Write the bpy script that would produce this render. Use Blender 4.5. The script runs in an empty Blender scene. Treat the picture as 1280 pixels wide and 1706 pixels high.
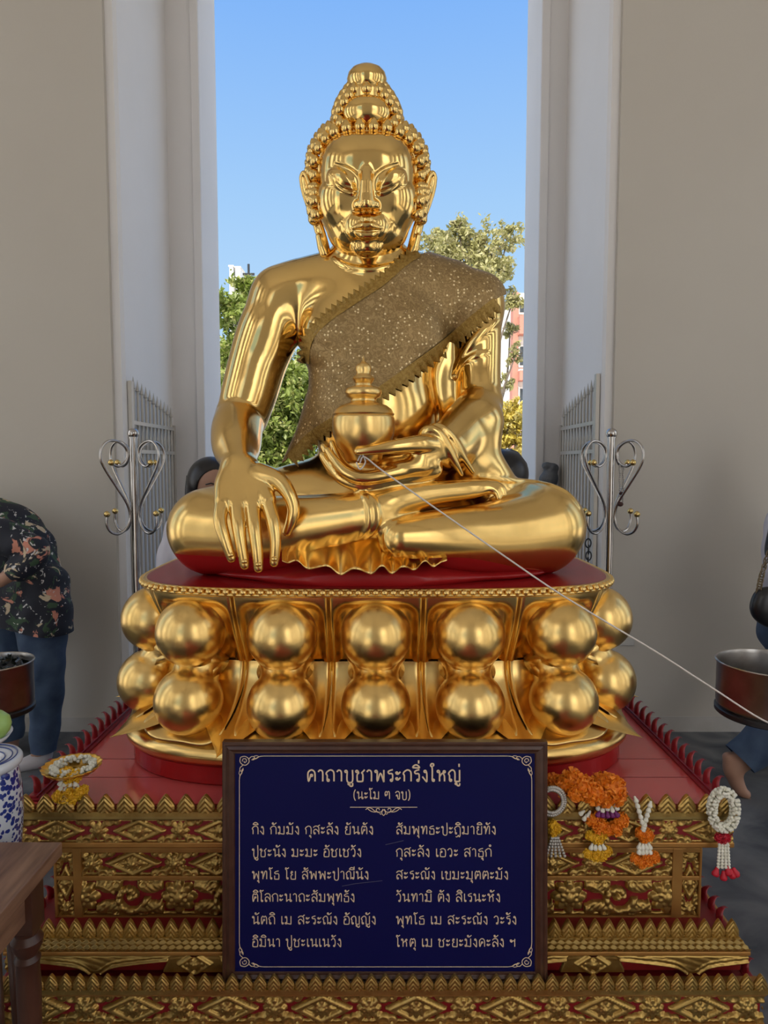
import bpy, bmesh, math, random
import numpy as np
from mathutils import Vector, Matrix

S = bpy.context.scene
COL = S.collection

# ---------------------------------------------------------------- camera
F = 1150.0                                   # focal length in pixels of the 1280 x 1706 frame
TILT = math.atan((853 - 772) / F)            # looking a little downwards
EYE = Vector((0.0, 0.0, 1.55))
cam = bpy.data.cameras.new('camera')
cam.sensor_fit = 'VERTICAL'; cam.sensor_height = 36.0; cam.sensor_width = 36.0 * 1280 / 1706
cam.lens = F * 36.0 / 1706
cam.clip_start = 0.05; cam.clip_end = 500
cam_o = bpy.data.objects.new('camera', cam); COL.objects.link(cam_o)
cam_o.location = EYE; cam_o.rotation_euler = (math.pi / 2 - TILT, 0, 0)
S.camera = cam_o

# ---------------------------------------------------------------- exposure
S.view_settings.view_transform = 'Standard'
S.view_settings.look = 'None'
S.view_settings.gamma = 1.0
S.view_settings.use_curve_mapping = False
S.view_settings.exposure = 0.0
S.cycles.max_bounces = 10; S.cycles.diffuse_bounces = 5; S.cycles.glossy_bounces = 6
S.cycles.transmission_bounces = 4
S.cycles.sample_clamp_indirect = 6.0
S.cycles.use_denoising = True
S.cycles.caustics_reflective = False; S.cycles.caustics_refractive = False
try: S.cycles.blur_glossy = 0.5
except Exception: pass

# ---------------------------------------------------------------- sky
SKY_BACK = 2.85          # unseen bright cloud behind the hall's entrance, added to brighten the interior
W = bpy.data.worlds.new('sky'); S.world = W; W.use_nodes = True
nt = W.node_tree; nt.nodes.clear()
N = nt.nodes.new; L = nt.links.new
out = N('ShaderNodeOutputWorld'); bg = N('ShaderNodeBackground')
tc = N('ShaderNodeTexCoord'); sep = N('ShaderNodeSeparateXYZ')
L(tc.outputs['Generated'], sep.inputs[0])
ramp = N('ShaderNodeValToRGB')
el = ramp.color_ramp.elements
el[0].position = 0.0; el[0].color = (0.62, 0.80, 1.0, 1)
el[1].position = 0.9; el[1].color = (0.10, 0.30, 0.78, 1)
for pos, c in ((0.16, (0.50, 0.73, 0.97, 1)), (0.34, (0.37, 0.62, 0.955, 1)), (0.55, (0.215, 0.46, 0.945, 1))):
    e = el.new(pos); e.color = c
L(sep.outputs['Z'], ramp.inputs[0])
noise = N('ShaderNodeTexNoise'); noise.inputs['Scale'].default_value = 2.2; noise.inputs['Detail'].default_value = 6
L(tc.outputs['Generated'], noise.inputs['Vector'])
cr = N('ShaderNodeValToRGB'); cr.color_ramp.elements[0].position = 0.40; cr.color_ramp.elements[1].position = 0.62
L(noise.outputs[0], cr.inputs[0])
back = N('ShaderNodeMapRange'); back.inputs[1].default_value = 0.35; back.inputs[2].default_value = -0.35
back.inputs[3].default_value = 0.0; back.inputs[4].default_value = 1.0
L(sep.outputs['Y'], back.inputs[0])
mul = N('ShaderNodeMath'); mul.operation = 'MULTIPLY'
L(back.outputs[0], mul.inputs[0]); L(cr.outputs[0], mul.inputs[1])
mix = N('ShaderNodeMix'); mix.data_type = 'RGBA'
mix.inputs['B'].default_value = (SKY_BACK, SKY_BACK * 0.97, SKY_BACK * 0.92, 1)
L(mul.outputs[0], mix.inputs['Factor']); L(ramp.outputs[0], mix.inputs['A'])
L(mix.outputs['Result'], bg.inputs['Color']); bg.inputs['Strength'].default_value = 1.0
L(bg.outputs[0], out.inputs['Surface'])

# ---------------------------------------------------------------- sun
sun = bpy.data.lights.new('sun', 'SUN'); sun.energy = 6.0; sun.angle = 0.01; sun.color = (1.0, 0.93, 0.80)
sun_o = bpy.data.objects.new('sun', sun); COL.objects.link(sun_o)
sun_o.rotation_euler = Vector((0.28, 0.72, -0.85)).to_track_quat('-Z', 'Y').to_euler()
sun_o.location = (-3, -8, 12)

# ---------------------------------------------------------------- helpers
def at(px, py, Y):
    """The point of the place seen at photo pixel (px, py), at distance Y in front of the entrance."""
    u = (px - 640) / F; v = (853 - py) / F
    c, s = math.cos(TILT), math.sin(TILT)
    t = Y / (c + v * s)
    return np.array((u * t, Y, EYE.z + (-s + v * c) * t))
def pxm(Y, py=853):
    v = (853 - py) / F
    return Y / (math.cos(TILT) + v * math.sin(TILT)) / F     # metres per pixel there

def thing(name, label, cat, loc=(0, 0, 0), group=None, rotz=0):
    o = bpy.data.objects.new(name, None); COL.objects.link(o)
    o.location = Vector(loc); o.rotation_euler = (0, 0, rotz); o.empty_display_size = 0.05
    o['label'] = label; o['category'] = cat
    if group: o['group'] = group
    return o
def tag(o, label, cat, group=None, kind=None):
    o['label'] = label; o['category'] = cat
    if group: o['group'] = group
    if kind: o['kind'] = kind
    return o
def root_loc(o):
    l = Vector((0, 0, 0))
    while o is not None:
        l += o.location; o = o.parent
    return l
def mesh_obj(name, V, Fc, mat, parent=None, smooth=False, normals=None, loc=None, mats=None):
    V = np.asarray(V, dtype=np.float64).reshape(-1, 3)
    base = np.array(root_loc(parent)) if parent is not None else np.zeros(3)
    l = np.array(loc) if loc is not None else base
    me = bpy.data.meshes.new(name)
    me.from_pydata((V - l).tolist(), [], [tuple(int(i) for i in f) for f in Fc])
    me.materials.append(mat)
    for m in (mats or []): me.materials.append(m)
    if smooth: me.polygons.foreach_set('use_smooth', [True] * len(me.polygons))
    me.update()
    if normals is not None: me.normals_split_custom_set_from_vertices(np.asarray(normals).tolist())
    o = bpy.data.objects.new(name, me); COL.objects.link(o)
    o.location = Vector(l - base)
    if parent is not None: o.parent = parent
    return o
def copy_tree(o, parent=None, keep=True):
    c = o.copy(); COL.objects.link(c); c.parent = parent
    for ch in list(o.children): copy_tree(ch, c)
    return c

def frames(P):
    """parallel-transport frames along a polyline"""
    P = np.asarray(P, float); n = len(P)
    T = np.zeros_like(P); T[1:-1] = P[2:] - P[:-2]; T[0] = P[1] - P[0]; T[-1] = P[-1] - P[-2]
    T /= np.linalg.norm(T, axis=1)[:, None] + 1e-12
    a = np.array((0, 0, 1.0)) if abs(T[0][2]) < 0.9 else np.array((1.0, 0, 0))
    U = np.zeros_like(P); u = a - T[0] * np.dot(a, T[0]); U[0] = u / np.linalg.norm(u)
    for i in range(1, n):
        u = U[i - 1] - T[i] * np.dot(U[i - 1], T[i]); U[i] = u / (np.linalg.norm(u) + 1e-12)
    return T, U, np.cross(T, U)
def smooth_path(P, n=8, closed=False):
    """Catmull-Rom through the points"""
    P = [np.array(p, float) for p in P]; m = len(P); o = []
    rng = range(m) if closed else range(m - 1)
    for i in rng:
        if closed: a, b, c, d = P[(i - 1) % m], P[i], P[(i + 1) % m], P[(i + 2) % m]
        else: a, b, c, d = P[max(i - 1, 0)], P[i], P[i + 1], P[min(i + 2, m - 1)]
        for k in range(n):
            t = k / n
            o.append(0.5 * ((2 * b) + (c - a) * t + (2 * a - 5 * b + 4 * c - d) * t * t + (3 * b - a - 3 * c + d) * t ** 3))
    if not closed: o.append(P[-1])
    return np.array(o)

class MB:
    """collects shapes; build() links them as ONE mesh object"""
    def __init__(s): s.V = []; s.F = []; s.M = []; s.n = 0
    def add(s, V, Fc, mi=0):
        V = np.asarray(V, float).reshape(-1, 3)
        s.V.append(V); s.F += [tuple(int(i) + s.n for i in f) for f in Fc]; s.M += [mi] * len(Fc); s.n += len(V); return s
    def box(s, lo, hi, mi=0, bev=0.0):
        x0, y0, z0 = lo; x1, y1, z1 = hi
        if bev <= 0:
            V = [(x0, y0, z0), (x1, y0, z0), (x1, y1, z0), (x0, y1, z0), (x0, y0, z1), (x1, y0, z1), (x1, y1, z1), (x0, y1, z1)]
            return s.add(V, [(0, 3, 2, 1), (4, 5, 6, 7), (0, 1, 5, 4), (1, 2, 6, 5), (2, 3, 7, 6), (3, 0, 4, 7)], mi)
        bm = bmesh.new(); bmesh.ops.create_cube(bm, size=1.0)
        for v in bm.verts: v.co = Vector(((x0 + x1) / 2 + v.co.x * (x1 - x0), (y0 + y1) / 2 + v.co.y * (y1 - y0), (z0 + z1) / 2 + v.co.z * (z1 - z0)))
        bmesh.ops.bevel(bm, geom=bm.edges[:], offset=bev, segments=2, affect='EDGES', profile=0.6)
        bm.verts.index_update()
        s.add([tuple(v.co) for v in bm.verts], [[v.index for v in f.verts] for f in bm.faces], mi); bm.free(); return s
    def tube(s, P, r, seg=10, caps=True, closed=False, flat=None, mi=0):
        P = np.asarray(P, float); n = len(P)
        r = np.full(n, r) if np.isscalar(r) else np.asarray(r, float)
        if closed: 
            T, U, B = frames(np.vstack([P, P[:1]])); U = U[:-1]; B = B[:-1]
        else: T, U, B = frames(P)
        a = np.linspace(0, 2 * math.pi, seg, endpoint=False)
        fl = 1.0 if flat is None else flat
        V = P[:, None, :] + r[:, None, None] * (np.cos(a)[None, :, None] * U[:, None, :] + fl * np.sin(a)[None, :, None] * B[:, None, :])
        Fc = []
        for i in range(n if closed else n - 1):
            j = (i + 1) % n
            for k in range(seg): Fc.append((i * seg + k, i * seg + (k + 1) % seg, j * seg + (k + 1) % seg, j * seg + k))
        V = V.reshape(-1, 3)
        if caps and not closed:
            Fc.append(tuple(range(seg - 1, -1, -1))); Fc.append(tuple((n - 1) * seg + k for k in range(seg)))
        return s.add(V, Fc, mi)
    def lathe(s, prof, c=(0, 0, 0), seg=32, mi=0, axis=None):
        """profile (radius, height) turned about a vertical line through c"""
        prof = np.asarray(prof, float); a = np.linspace(0, 2 * math.pi, seg, endpoint=False); n = len(prof)
        V = np.stack([prof[:, 0:1] * np.cos(a), prof[:, 0:1] * np.sin(a), np.repeat(prof[:, 1:2], seg, 1)], -1).reshape(-1, 3)
        if axis is not None:
            q = Vector((0, 0, 1)).rotation_difference(Vector(axis)).to_matrix(); V = V @ np.array(q).T
        Fc = [(i * seg + k, i * seg + (k + 1) % seg, (i + 1) * seg + (k + 1) % seg, (i + 1) * seg + k) for i in range(n - 1) for k in range(seg)]
        if prof[0, 0] > 1e-6: Fc.append(tuple(range(seg - 1, -1, -1)))
        if prof[-1, 0] > 1e-6: Fc.append(tuple((n - 1) * seg + k for k in range(seg)))
        return s.add(V + np.array(c), Fc, mi)
    def ball(s, c, r, seg=20, ring=12, mi=0, rot=None):
        r = np.array((r, r, r) if np.isscalar(r) else r, float)
        V = [(0, 0, 1.0)]
        for i in range(1, ring):
            t = math.pi * i / ring
            V += [(math.sin(t) * math.cos(2 * math.pi * k / seg), math.sin(t) * math.sin(2 * math.pi * k / seg), math.cos(t)) for k in range(seg)]
        V.append((0, 0, -1.0)); Fc = [(0, 1 + k, 1 + (k + 1) % seg) for k in range(seg)]
        for i in range(ring - 2):
            b = 1 + i * seg
            Fc += [(b + k, b + seg + k, b + seg + (k + 1) % seg, b + (k + 1) % seg) for k in range(seg)]
        b = 1 + (ring - 2) * seg; Fc += [(b + k, len(V) - 1, b + (k + 1) % seg) for k in range(seg)]
        V = np.array(V) * r
        if rot is not None: V = V @ np.array(rot).T
        return s.add(V + np.array(c), Fc, mi)
    def grid(s, V, mi=0, flip=False, closed=False):
        """V: rows x cols x 3"""
        V = np.asarray(V, float); R, C = V.shape[:2]; Fc = []
        for i in range(R - 1):
            for k in range(C if closed else C - 1):
                q = (i * C + k, i * C + (k + 1) % C, (i + 1) * C + (k + 1) % C, (i + 1) * C + k)
                Fc.append(q[::-1] if flip else q)
        return s.add(V.reshape(-1, 3), Fc, mi)
    def prism(s, poly, d, mi=0):
        """polygon (list of 3D points, one plane) pushed along vector d"""
        A = np.asarray(poly, float); n = len(A); B = A + np.asarray(d)
        Fc = [tuple(range(n)), tuple(range(2 * n - 1, n - 1, -1))] + [(i, n + i, n + (i + 1) % n, (i + 1) % n) for i in range(n)]
        s.add(np.vstack([A, B]), Fc, mi); return s
    def build(s, name, mat, parent=None, smooth=False, loc=None, mats=None, auto=None):
        V = np.vstack(s.V) if s.V else np.zeros((0, 3))
        o = mesh_obj(name, V, s.F, mat, parent, smooth, loc=loc, mats=mats)
        if mats: o.data.polygons.foreach_set('material_index', s.M)
        bm = bmesh.new(); bm.from_mesh(o.data); bmesh.ops.recalc_face_normals(bm, faces=bm.faces[:])
        if auto is not None:
            for e in bm.edges:
                if len(e.link_faces) == 2 and e.calc_face_angle(0) > auto: e.smooth = False
        bm.to_mesh(o.data); bm.free()
        return o

# ---------------------------------------------------------------- materials
def material(name, color, rough=0.5, metal=0.0, noise=None, bump=None, spec=None, coat=0.0, ior=None):
    """noise = (scale, amount, second colour); bump = (scale, strength, distance)"""
    m = bpy.data.materials.new(name); m.use_nodes = True; n = m.node_tree; b = n.nodes['Principled BSDF']
    b.inputs['Base Color'].default_value = (*color, 1); b.inputs['Roughness'].default_value = rough
    b.inputs['Metallic'].default_value = metal
    if coat: b.inputs['Coat Weight'].default_value = coat; b.inputs['Coat Roughness'].default_value = 0.08
    if spec is not None: b.inputs['Specular IOR Level'].default_value = spec
    t = n.nodes.new('ShaderNodeTexCoord')
    if noise:
        sc, amt, c2 = noise
        x = n.nodes.new('ShaderNodeTexNoise'); x.inputs['Scale'].default_value = sc; x.inputs['Detail'].default_value = 5
        r = n.nodes.new('ShaderNodeMapRange'); r.inputs[1].default_value = 0.35; r.inputs[2].default_value = 0.68; r.inputs[4].default_value = amt
        mx = n.nodes.new('ShaderNodeMix'); mx.data_type = 'RGBA'
        mx.inputs['A'].default_value = (*color, 1); mx.inputs['B'].default_value = (*c2, 1)
        n.links.new(t.outputs['Object'], x.inputs['Vector']); n.links.new(x.outputs[0], r.inputs[0])
        n.links.new(r.outputs[0], mx.inputs['Factor']); n.links.new(mx.outputs['Result'], b.inputs['Base Color'])
    if bump:
        sc, st, di = bump
        x = n.nodes.new('ShaderNodeTexNoise'); x.inputs['Scale'].default_value = sc; x.inputs['Detail'].default_value = 3
        u = n.nodes.new('ShaderNodeBump'); u.inputs['Strength'].default_value = st; u.inputs['Distance'].default_value = di
        n.links.new(t.outputs['Object'], x.inputs['Vector']); n.links.new(x.outputs[0], u.inputs['Height'])
        n.links.new(u.outputs[0], b.inputs['Normal'])
    return m

GOLD = material('gold_leaf', (0.84, 0.570, 0.205), 0.16, 1.0, noise=(7, 0.5, (0.74, 0.480, 0.15)), bump=(9, 0.10, 0.012))
def worn_polish(m, z0, z1, r0, r1):
    """the leaf is duller low down, where hands rub it, than high up"""
    n = m.node_tree; t = n.nodes.new('ShaderNodeNewGeometry'); s_ = n.nodes.new('ShaderNodeSeparateXYZ'); r = n.nodes.new('ShaderNodeMapRange')
    r.inputs[1].default_value = z0; r.inputs[2].default_value = z1; r.inputs[3].default_value = r0; r.inputs[4].default_value = r1
    n.links.new(t.outputs['Position'], s_.inputs[0]); n.links.new(s_.outputs['Z'], r.inputs[0]); n.links.new(r.outputs[0], n.nodes['Principled BSDF'].inputs['Roughness'])
worn_polish(GOLD, 1.2, 1.9, 0.27, 0.13)
GOLD_SATIN = material('gold_satin', (0.84, 0.572, 0.212), 0.28, 1.0, noise=(6, 0.5, (0.74, 0.480, 0.15)), bump=(14, 0.08, 0.008))
GOLD_CARVED = material('gold_carving', (0.52, 0.34, 0.10), 0.38, 0.85, noise=(40, 0.7, (0.36, 0.20, 0.05)), bump=(160, 0.25, 0.002))
GOLD_RAIL = material('gold_orange_rail', (0.42, 0.19, 0.045), 0.42, 0.55, noise=(14, 0.6, (0.50, 0.27, 0.07)))
GOLD_PALE = material('gold_olive_moulding', (0.50, 0.35, 0.12), 0.36, 0.8, noise=(20, 0.6, (0.36, 0.22, 0.06)))
RED_DEEP = material('deep_red_paint', (0.22, 0.008, 0.010), 0.4)
RED_GLOSS = material('glossy_red_paint', (0.36, 0.014, 0.014), 0.24, spec=0.3)
RED_TOP = material('red_painted_board', (0.62, 0.085, 0.080), 0.14, noise=(5, 0.4, (0.66, 0.11, 0.10)), coat=0.3)
RED_LEAF = material('red_finial_paint', (0.27, 0.015, 0.022), 0.28)
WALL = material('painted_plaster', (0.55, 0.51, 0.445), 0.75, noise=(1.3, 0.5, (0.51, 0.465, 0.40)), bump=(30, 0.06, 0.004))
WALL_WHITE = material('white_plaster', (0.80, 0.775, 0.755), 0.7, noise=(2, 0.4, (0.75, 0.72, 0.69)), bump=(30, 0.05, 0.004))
STEEL = material('stainless_steel', (0.52, 0.49, 0.46), 0.17, 1.0, noise=(12, 0.5, (0.36, 0.32, 0.28)))
STEEL_DULL = material('dull_steel', (0.46, 0.44, 0.42), 0.30, 1.0, noise=(16, 0.7, (0.30, 0.27, 0.24)))
BRASS = material('brass', (0.72, 0.52, 0.20), 0.18, 1.0)
DARK = material('black_plastic', (0.012, 0.012, 0.014), 0.4)
# ================================================================ the hall
def structure(o): o['kind'] = 'structure'; return o
YB = 3.90                                           # front face of the wall behind the statue
stone = bpy.data.materials.new('grey_floor_stone'); stone.use_nodes = True
n = stone.node_tree; b = n.nodes['Principled BSDF']; b.inputs['Roughness'].default_value = 0.7; b.inputs['Specular IOR Level'].default_value = 0.25
t = n.nodes.new('ShaderNodeTexCoord'); x = n.nodes.new('ShaderNodeTexNoise'); x.inputs['Scale'].default_value = 2.6; x.inputs['Detail'].default_value = 9
x.inputs['Distortion'].default_value = 1.6
r = n.nodes.new('ShaderNodeValToRGB'); r.color_ramp.elements[0].position = 0.35; r.color_ramp.elements[0].color = (0.075, 0.080, 0.088, 1)
r.color_ramp.elements[1].position = 0.68; r.color_ramp.elements[1].color = (0.19, 0.19, 0.185, 1)
n.links.new(t.outputs['Object'], x.inputs['Vector']); n.links.new(x.outputs[0], r.inputs[0]); n.links.new(r.outputs[0], b.inputs['Base Color'])
u = n.nodes.new('ShaderNodeBump'); u.inputs['Strength'].default_value = 0.35; u.inputs['Distance'].default_value = 0.02
n.links.new(x.outputs[0], u.inputs['Height']); n.links.new(u.outputs[0], b.inputs['Normal'])

XL, XR, YF, ZC = -4.2, 4.2, -3.4, 6.4               # inner faces of the side walls, entrance wall, ceiling
YE = 5.30                                           # outer face of the wall behind the statue
structure(MB().box((XL - 1.2, YF - 1.2, -0.20), (XR + 1.2, YE + 0.05, 0.0)).build('floor', stone))
bounce_pale = material('pale_bounce_marble', (0.66, 0.63, 0.58), 0.5, noise=(3, 0.5, (0.58, 0.55, 0.50)))
for x0, x1 in ((XL, -1.75), (1.75, XR)): structure(MB().box((x0, YF - 0.85, 0.0), (x1, 1.3, 0.006)).build('floor_bounce_strip', bounce_pale))  # unseen pale strips, added to bounce light up onto the lower walls
structure(MB().box((XL - 1.2, YF - 1.2, ZC), (XR + 1.2, YE + 0.4, ZC + 0.3)).build('ceiling', WALL_WHITE))
plaza = material('sunlit_paving', (0.72, 0.68, 0.62), 0.8, noise=(0.7, 0.5, (0.64, 0.60, 0.54)))
structure(MB().box((-60, -60, -0.5), (60, 80, -0.21)).build('ground', plaza))

def X_at(px, Y): return (px - 640) / F * Y / math.cos(TILT)
# the three steps of each side of the opening, read along the horizon
L0, L1, L2 = X_at(209, YB), X_at(345, 4.83), X_at(369, 5.30)
R0, R1, R2 = X_at(1003, YB), X_at(890, 4.84), X_at(876, 5.30)
YM = 4.83                                           # where the first reveal ends
ZT = 5.3                                            # head of the opening
def jamb(name, side, x0, x1, x2, xo):
    """one side of the wall: the flat face, the deep first reveal, the inner step, the outer reveal"""
    m = MB()
    poly = [(xo, YB), (x0, YB), (x0, YM), (x1, YM), (x2 if abs(x2) > abs(x1) else x1, YE), (xo, YE)]
    poly = [(xo, YB), (x0, YB), (x0, YM), (x1, YM), (x1, YE), (xo, YE)]
    A = [(x, y, 0.0) for x, y in poly]
    m.prism(A, (0, 0, ZC))
    return m
# plain wall face on either side (warm grey) and white reveals behind its corner
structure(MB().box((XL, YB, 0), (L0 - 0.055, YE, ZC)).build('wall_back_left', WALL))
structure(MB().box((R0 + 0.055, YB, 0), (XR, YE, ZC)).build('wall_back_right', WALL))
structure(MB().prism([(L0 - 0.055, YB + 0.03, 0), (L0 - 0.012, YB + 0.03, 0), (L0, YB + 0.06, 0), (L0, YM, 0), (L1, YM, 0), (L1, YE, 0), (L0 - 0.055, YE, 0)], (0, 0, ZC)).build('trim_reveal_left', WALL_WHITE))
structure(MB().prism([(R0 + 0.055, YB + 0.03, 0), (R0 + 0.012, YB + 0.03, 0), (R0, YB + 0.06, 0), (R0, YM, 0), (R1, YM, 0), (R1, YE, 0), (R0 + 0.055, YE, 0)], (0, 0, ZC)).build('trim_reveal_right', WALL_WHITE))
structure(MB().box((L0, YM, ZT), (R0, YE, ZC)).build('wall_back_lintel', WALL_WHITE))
# narrow raised strips at the inner corner
for nm, x, sg in (('trim_corner_left', L1, -1), ('trim_corner_right', R1, 1)):
    structure(MB().box((min(x, x + sg * 0.055), YM - 0.016, 0), (max(x, x + sg * 0.055), YM, ZT), bev=0.005).build(nm, WALL_WHITE))
# low skirting of bare cement along the foot of the wall
cement = material('bare_cement', (0.53, 0.50, 0.46), 0.85, noise=(6, 0.8, (0.42, 0.39, 0.34)))
structure(MB().box((XL, YB - 0.004, 0), (L0 - 0.055, YB, 0.085)).build('baseboard_left', cement))
structure(MB().box((R0 + 0.055, YB - 0.004, 0), (XR, YB, 0.09)).build('baseboard_right', cement))
# side walls with tall open archways, and the entrance wall
def side_wall(nm, xa, xb, y0, y1):
    m = MB()
    m.box((xa, YF, 0), (xb, y0, ZC)); m.box((xa, y1, 0), (xb, YB, ZC)); m.box((xa, y0, 5.4), (xb, y1, ZC))
    structure(m.build(nm, WALL_WHITE))
side_wall('wall_left', XL - 0.9, XL, -3.0, 3.7)
side_wall('wall_right', XR, XR + 0.9, -3.0, 3.7)
for nm, x0 in (('column_left', XL - 0.75), ('column_right', XR + 0.15)):          # pillars standing in the open sides
    for yc in (-1.5, 0.2, 1.9):
        structure(MB().box((x0, yc - 0.36, 0), (x0 + 0.6, yc + 0.36, 5.4), bev=0.03).build(nm, WALL))
m = MB(); m.box((XL - 0.9, YF - 0.9, 0), (-3.9, YF, ZC)); m.box((3.9, YF - 0.9, 0), (XR + 0.9, YF, ZC)); m.box((-1.6, YF - 0.9, 0), (1.6, YF, ZC))
m.box((-3.9, YF - 0.9, 5.4), (-1.6, YF, ZC)); m.box((1.6, YF - 0.9, 5.4), (3.9, YF, ZC))
structure(m.build('wall_front', WALL_WHITE))
# ================================================================ smooth solid modelling
class Field:
    """distance field on a grid: blobs and limbs are melted together, then meshed as one smooth surface"""
    def __init__(s, lo, hi, h):
        s.lo = np.array(lo, float); s.h = h
        s.n = np.maximum(((np.array(hi) - s.lo) / h).astype(int) + 1, 4)
        s.ax = [s.lo[i] + h * np.arange(s.n[i]) for i in range(3)]
        s.D = np.full(s.n, 1.0, np.float32)
    def copy(s):
        o = object.__new__(Field); o.lo = s.lo; o.h = s.h; o.n = s.n; o.ax = s.ax; o.D = s.D.copy(); return o
    def _win(s, lo, hi):
        i0 = np.clip(np.floor((np.array(lo) - s.lo) / s.h).astype(int), 0, s.n - 1)
        i1 = np.clip(np.ceil((np.array(hi) - s.lo) / s.h).astype(int) + 1, 1, s.n)
        if np.any(i1 <= i0): return None, None
        sl = tuple(slice(a, b) for a, b in zip(i0, i1))
        X = s.ax[0][sl[0]][:, None, None].astype(np.float32); Y = s.ax[1][sl[1]][None, :, None].astype(np.float32); Z = s.ax[2][sl[2]][None, None, :].astype(np.float32)
        return sl, (X, Y, Z)
    def _mix(s, sl, d, k, op):
        A = s.D[sl]
        if op == 'cut':
            e = -d
            h = np.maximum(k - np.abs(A - e), 0) / k if k > 0 else 0
            s.D[sl] = np.maximum(A, e) + h * h * k * 0.25
        else:
            h = np.maximum(k - np.abs(A - d), 0) / k if k > 0 else 0
            s.D[sl] = np.minimum(A, d) - h * h * k * 0.25
    def chain(s, pts, rad, k=0.01, op='add', flat=None):
        """tapered limb along a polyline; flat=(unit vector, factor) squashes it along that vector"""
        P = np.asarray(pts, float); R = np.asarray(rad, float) if not np.isscalar(rad) else np.full(len(P), rad)
        mg = R.max() + 3 * k + 4 * s.h
        sl, G = s._win(P.min(0) - mg, P.max(0) + mg)
        if sl is None: return s
        best = np.full(s.D[sl].shape, 9.0, np.float32); org = np.array([q.start for q in sl])
        for i in range(len(P) - 1):
            sg, G = s._win(np.minimum(P[i], P[i + 1]) - mg, np.maximum(P[i], P[i + 1]) + mg)
            if sg is None: continue
            loc = tuple(slice(q.start - o, q.stop - o) for q, o in zip(sg, org))
            a, ab = P[i], P[i + 1] - P[i]; L2 = float(ab @ ab) + 1e-12
            x, y, z = G[0] - a[0], G[1] - a[1], G[2] - a[2]
            t = np.clip((x * ab[0] + y * ab[1] + z * ab[2]) / L2, 0, 1)
            x, y, z = x - t * ab[0], y - t * ab[1], z - t * ab[2]
            if flat is not None:
                w, f = flat; q = (x * w[0] + y * w[1] + z * w[2]) * (1 / f - 1)
                x, y, z = x + q * w[0], y + q * w[1], z + q * w[2]
            d = np.sqrt(x * x + y * y + z * z) - (R[i] + t * (R[i + 1] - R[i]))
            best[loc] = np.minimum(best[loc], d)
        s._mix(sl, best, k, op); return s
    def ell(s, c, r, k=0.01, op='add', rot=None, p=2.0):
        c = np.asarray(c, float); r = np.asarray(r, float); mg = (r.max() if rot is not None else r) + 3 * k + 4 * s.h
        sl, G = s._win(c - mg, c + mg)
        if sl is None: return s
        x, y, z = G[0] - c[0], G[1] - c[1], G[2] - c[2]
        if rot is not None:
            M = np.array(rot); x, y, z = (M[0, 0] * x + M[1, 0] * y + M[2, 0] * z, M[0, 1] * x + M[1, 1] * y + M[2, 1] * z, M[0, 2] * x + M[1, 2] * y + M[2, 2] * z)
        x, y, z = np.abs(x) / r[0], np.abs(y) / r[1], np.abs(z) / r[2]
        if p == 2.0:
            k0 = np.sqrt(x * x + y * y + z * z); k1 = np.sqrt((x / r[0]) ** 2 + (y / r[1]) ** 2 + (z / r[2]) ** 2) + 1e-9
            d = k0 * (k0 - 1) / k1
        else:
            k0 = (x ** p + y ** p + z ** p + 1e-12) ** (1 / p); d = (k0 - 1) * r.min()
        s._mix(sl, d, k, op); return s
    def sample(s, P, grad=False):
        Q = (np.asarray(P, float) - s.lo) / s.h; Q = np.clip(Q, 0.0, s.n - 1.001); i = Q.astype(int); f = Q - i
        def val(i, f):
            o = 0
            for dx in (0, 1):
                for dy in (0, 1):
                    for dz in (0, 1):
                        w = (f[:, 0] if dx else 1 - f[:, 0]) * (f[:, 1] if dy else 1 - f[:, 1]) * (f[:, 2] if dz else 1 - f[:, 2])
                        o = o + w * s.D[np.minimum(i[:, 0] + dx, s.n[0] - 1), np.minimum(i[:, 1] + dy, s.n[1] - 1), np.minimum(i[:, 2] + dz, s.n[2] - 1)]
            return o
        v = val(i, f)
        if not grad: return v
        g = []
        for a in range(3):
            e = np.zeros(3); e[a] = 1.0
            Qa = np.clip(Q + e, 0, s.n - 1.001); Qb = np.clip(Q - e, 0, s.n - 1.001)
            ia, ib = Qa.astype(int), Qb.astype(int)
            g.append((val(ia, Qa - ia) - val(ib, Qb - ib)) / (2 * s.h))
        return v, np.stack(g, 1)
    def mesh(s, iso=0.0, relax=2):
        D = s.D - iso; I = D < 0; n = s.n
        cnt = np.zeros(n - 1, np.uint8)
        for dx in (0, 1):
            for dy in (0, 1):
                for dz in (0, 1): cnt += I[dx:n[0] - 1 + dx, dy:n[1] - 1 + dy, dz:n[2] - 1 + dz]
        cells = np.argwhere((cnt > 0) & (cnt < 8)); idx = np.full(n - 1, -1, np.int64); idx[tuple(cells.T)] = np.arange(len(cells))
        cor = np.array([(dx, dy, dz) for dx in (0, 1) for dy in (0, 1) for dz in (0, 1)])
        val = np.stack([D[cells[:, 0] + c[0], cells[:, 1] + c[1], cells[:, 2] + c[2]] for c in cor], 1)
        acc = np.zeros((len(cells), 3)); num = np.zeros(len(cells))
        for a in range(8):
            for b in range(a + 1, 8):
                if np.abs(cor[a] - cor[b]).sum() != 1: continue
                va, vb = val[:, a], val[:, b]; m = (va < 0) != (vb < 0)
                t = np.where(m, va / np.where(m, va - vb, 1), 0)
                acc += m[:, None] * (cor[a] + t[:, None] * (cor[b] - cor[a])); num += m
        V = s.lo + (cells + acc / num[:, None]) * s.h
        Fq = []
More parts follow.
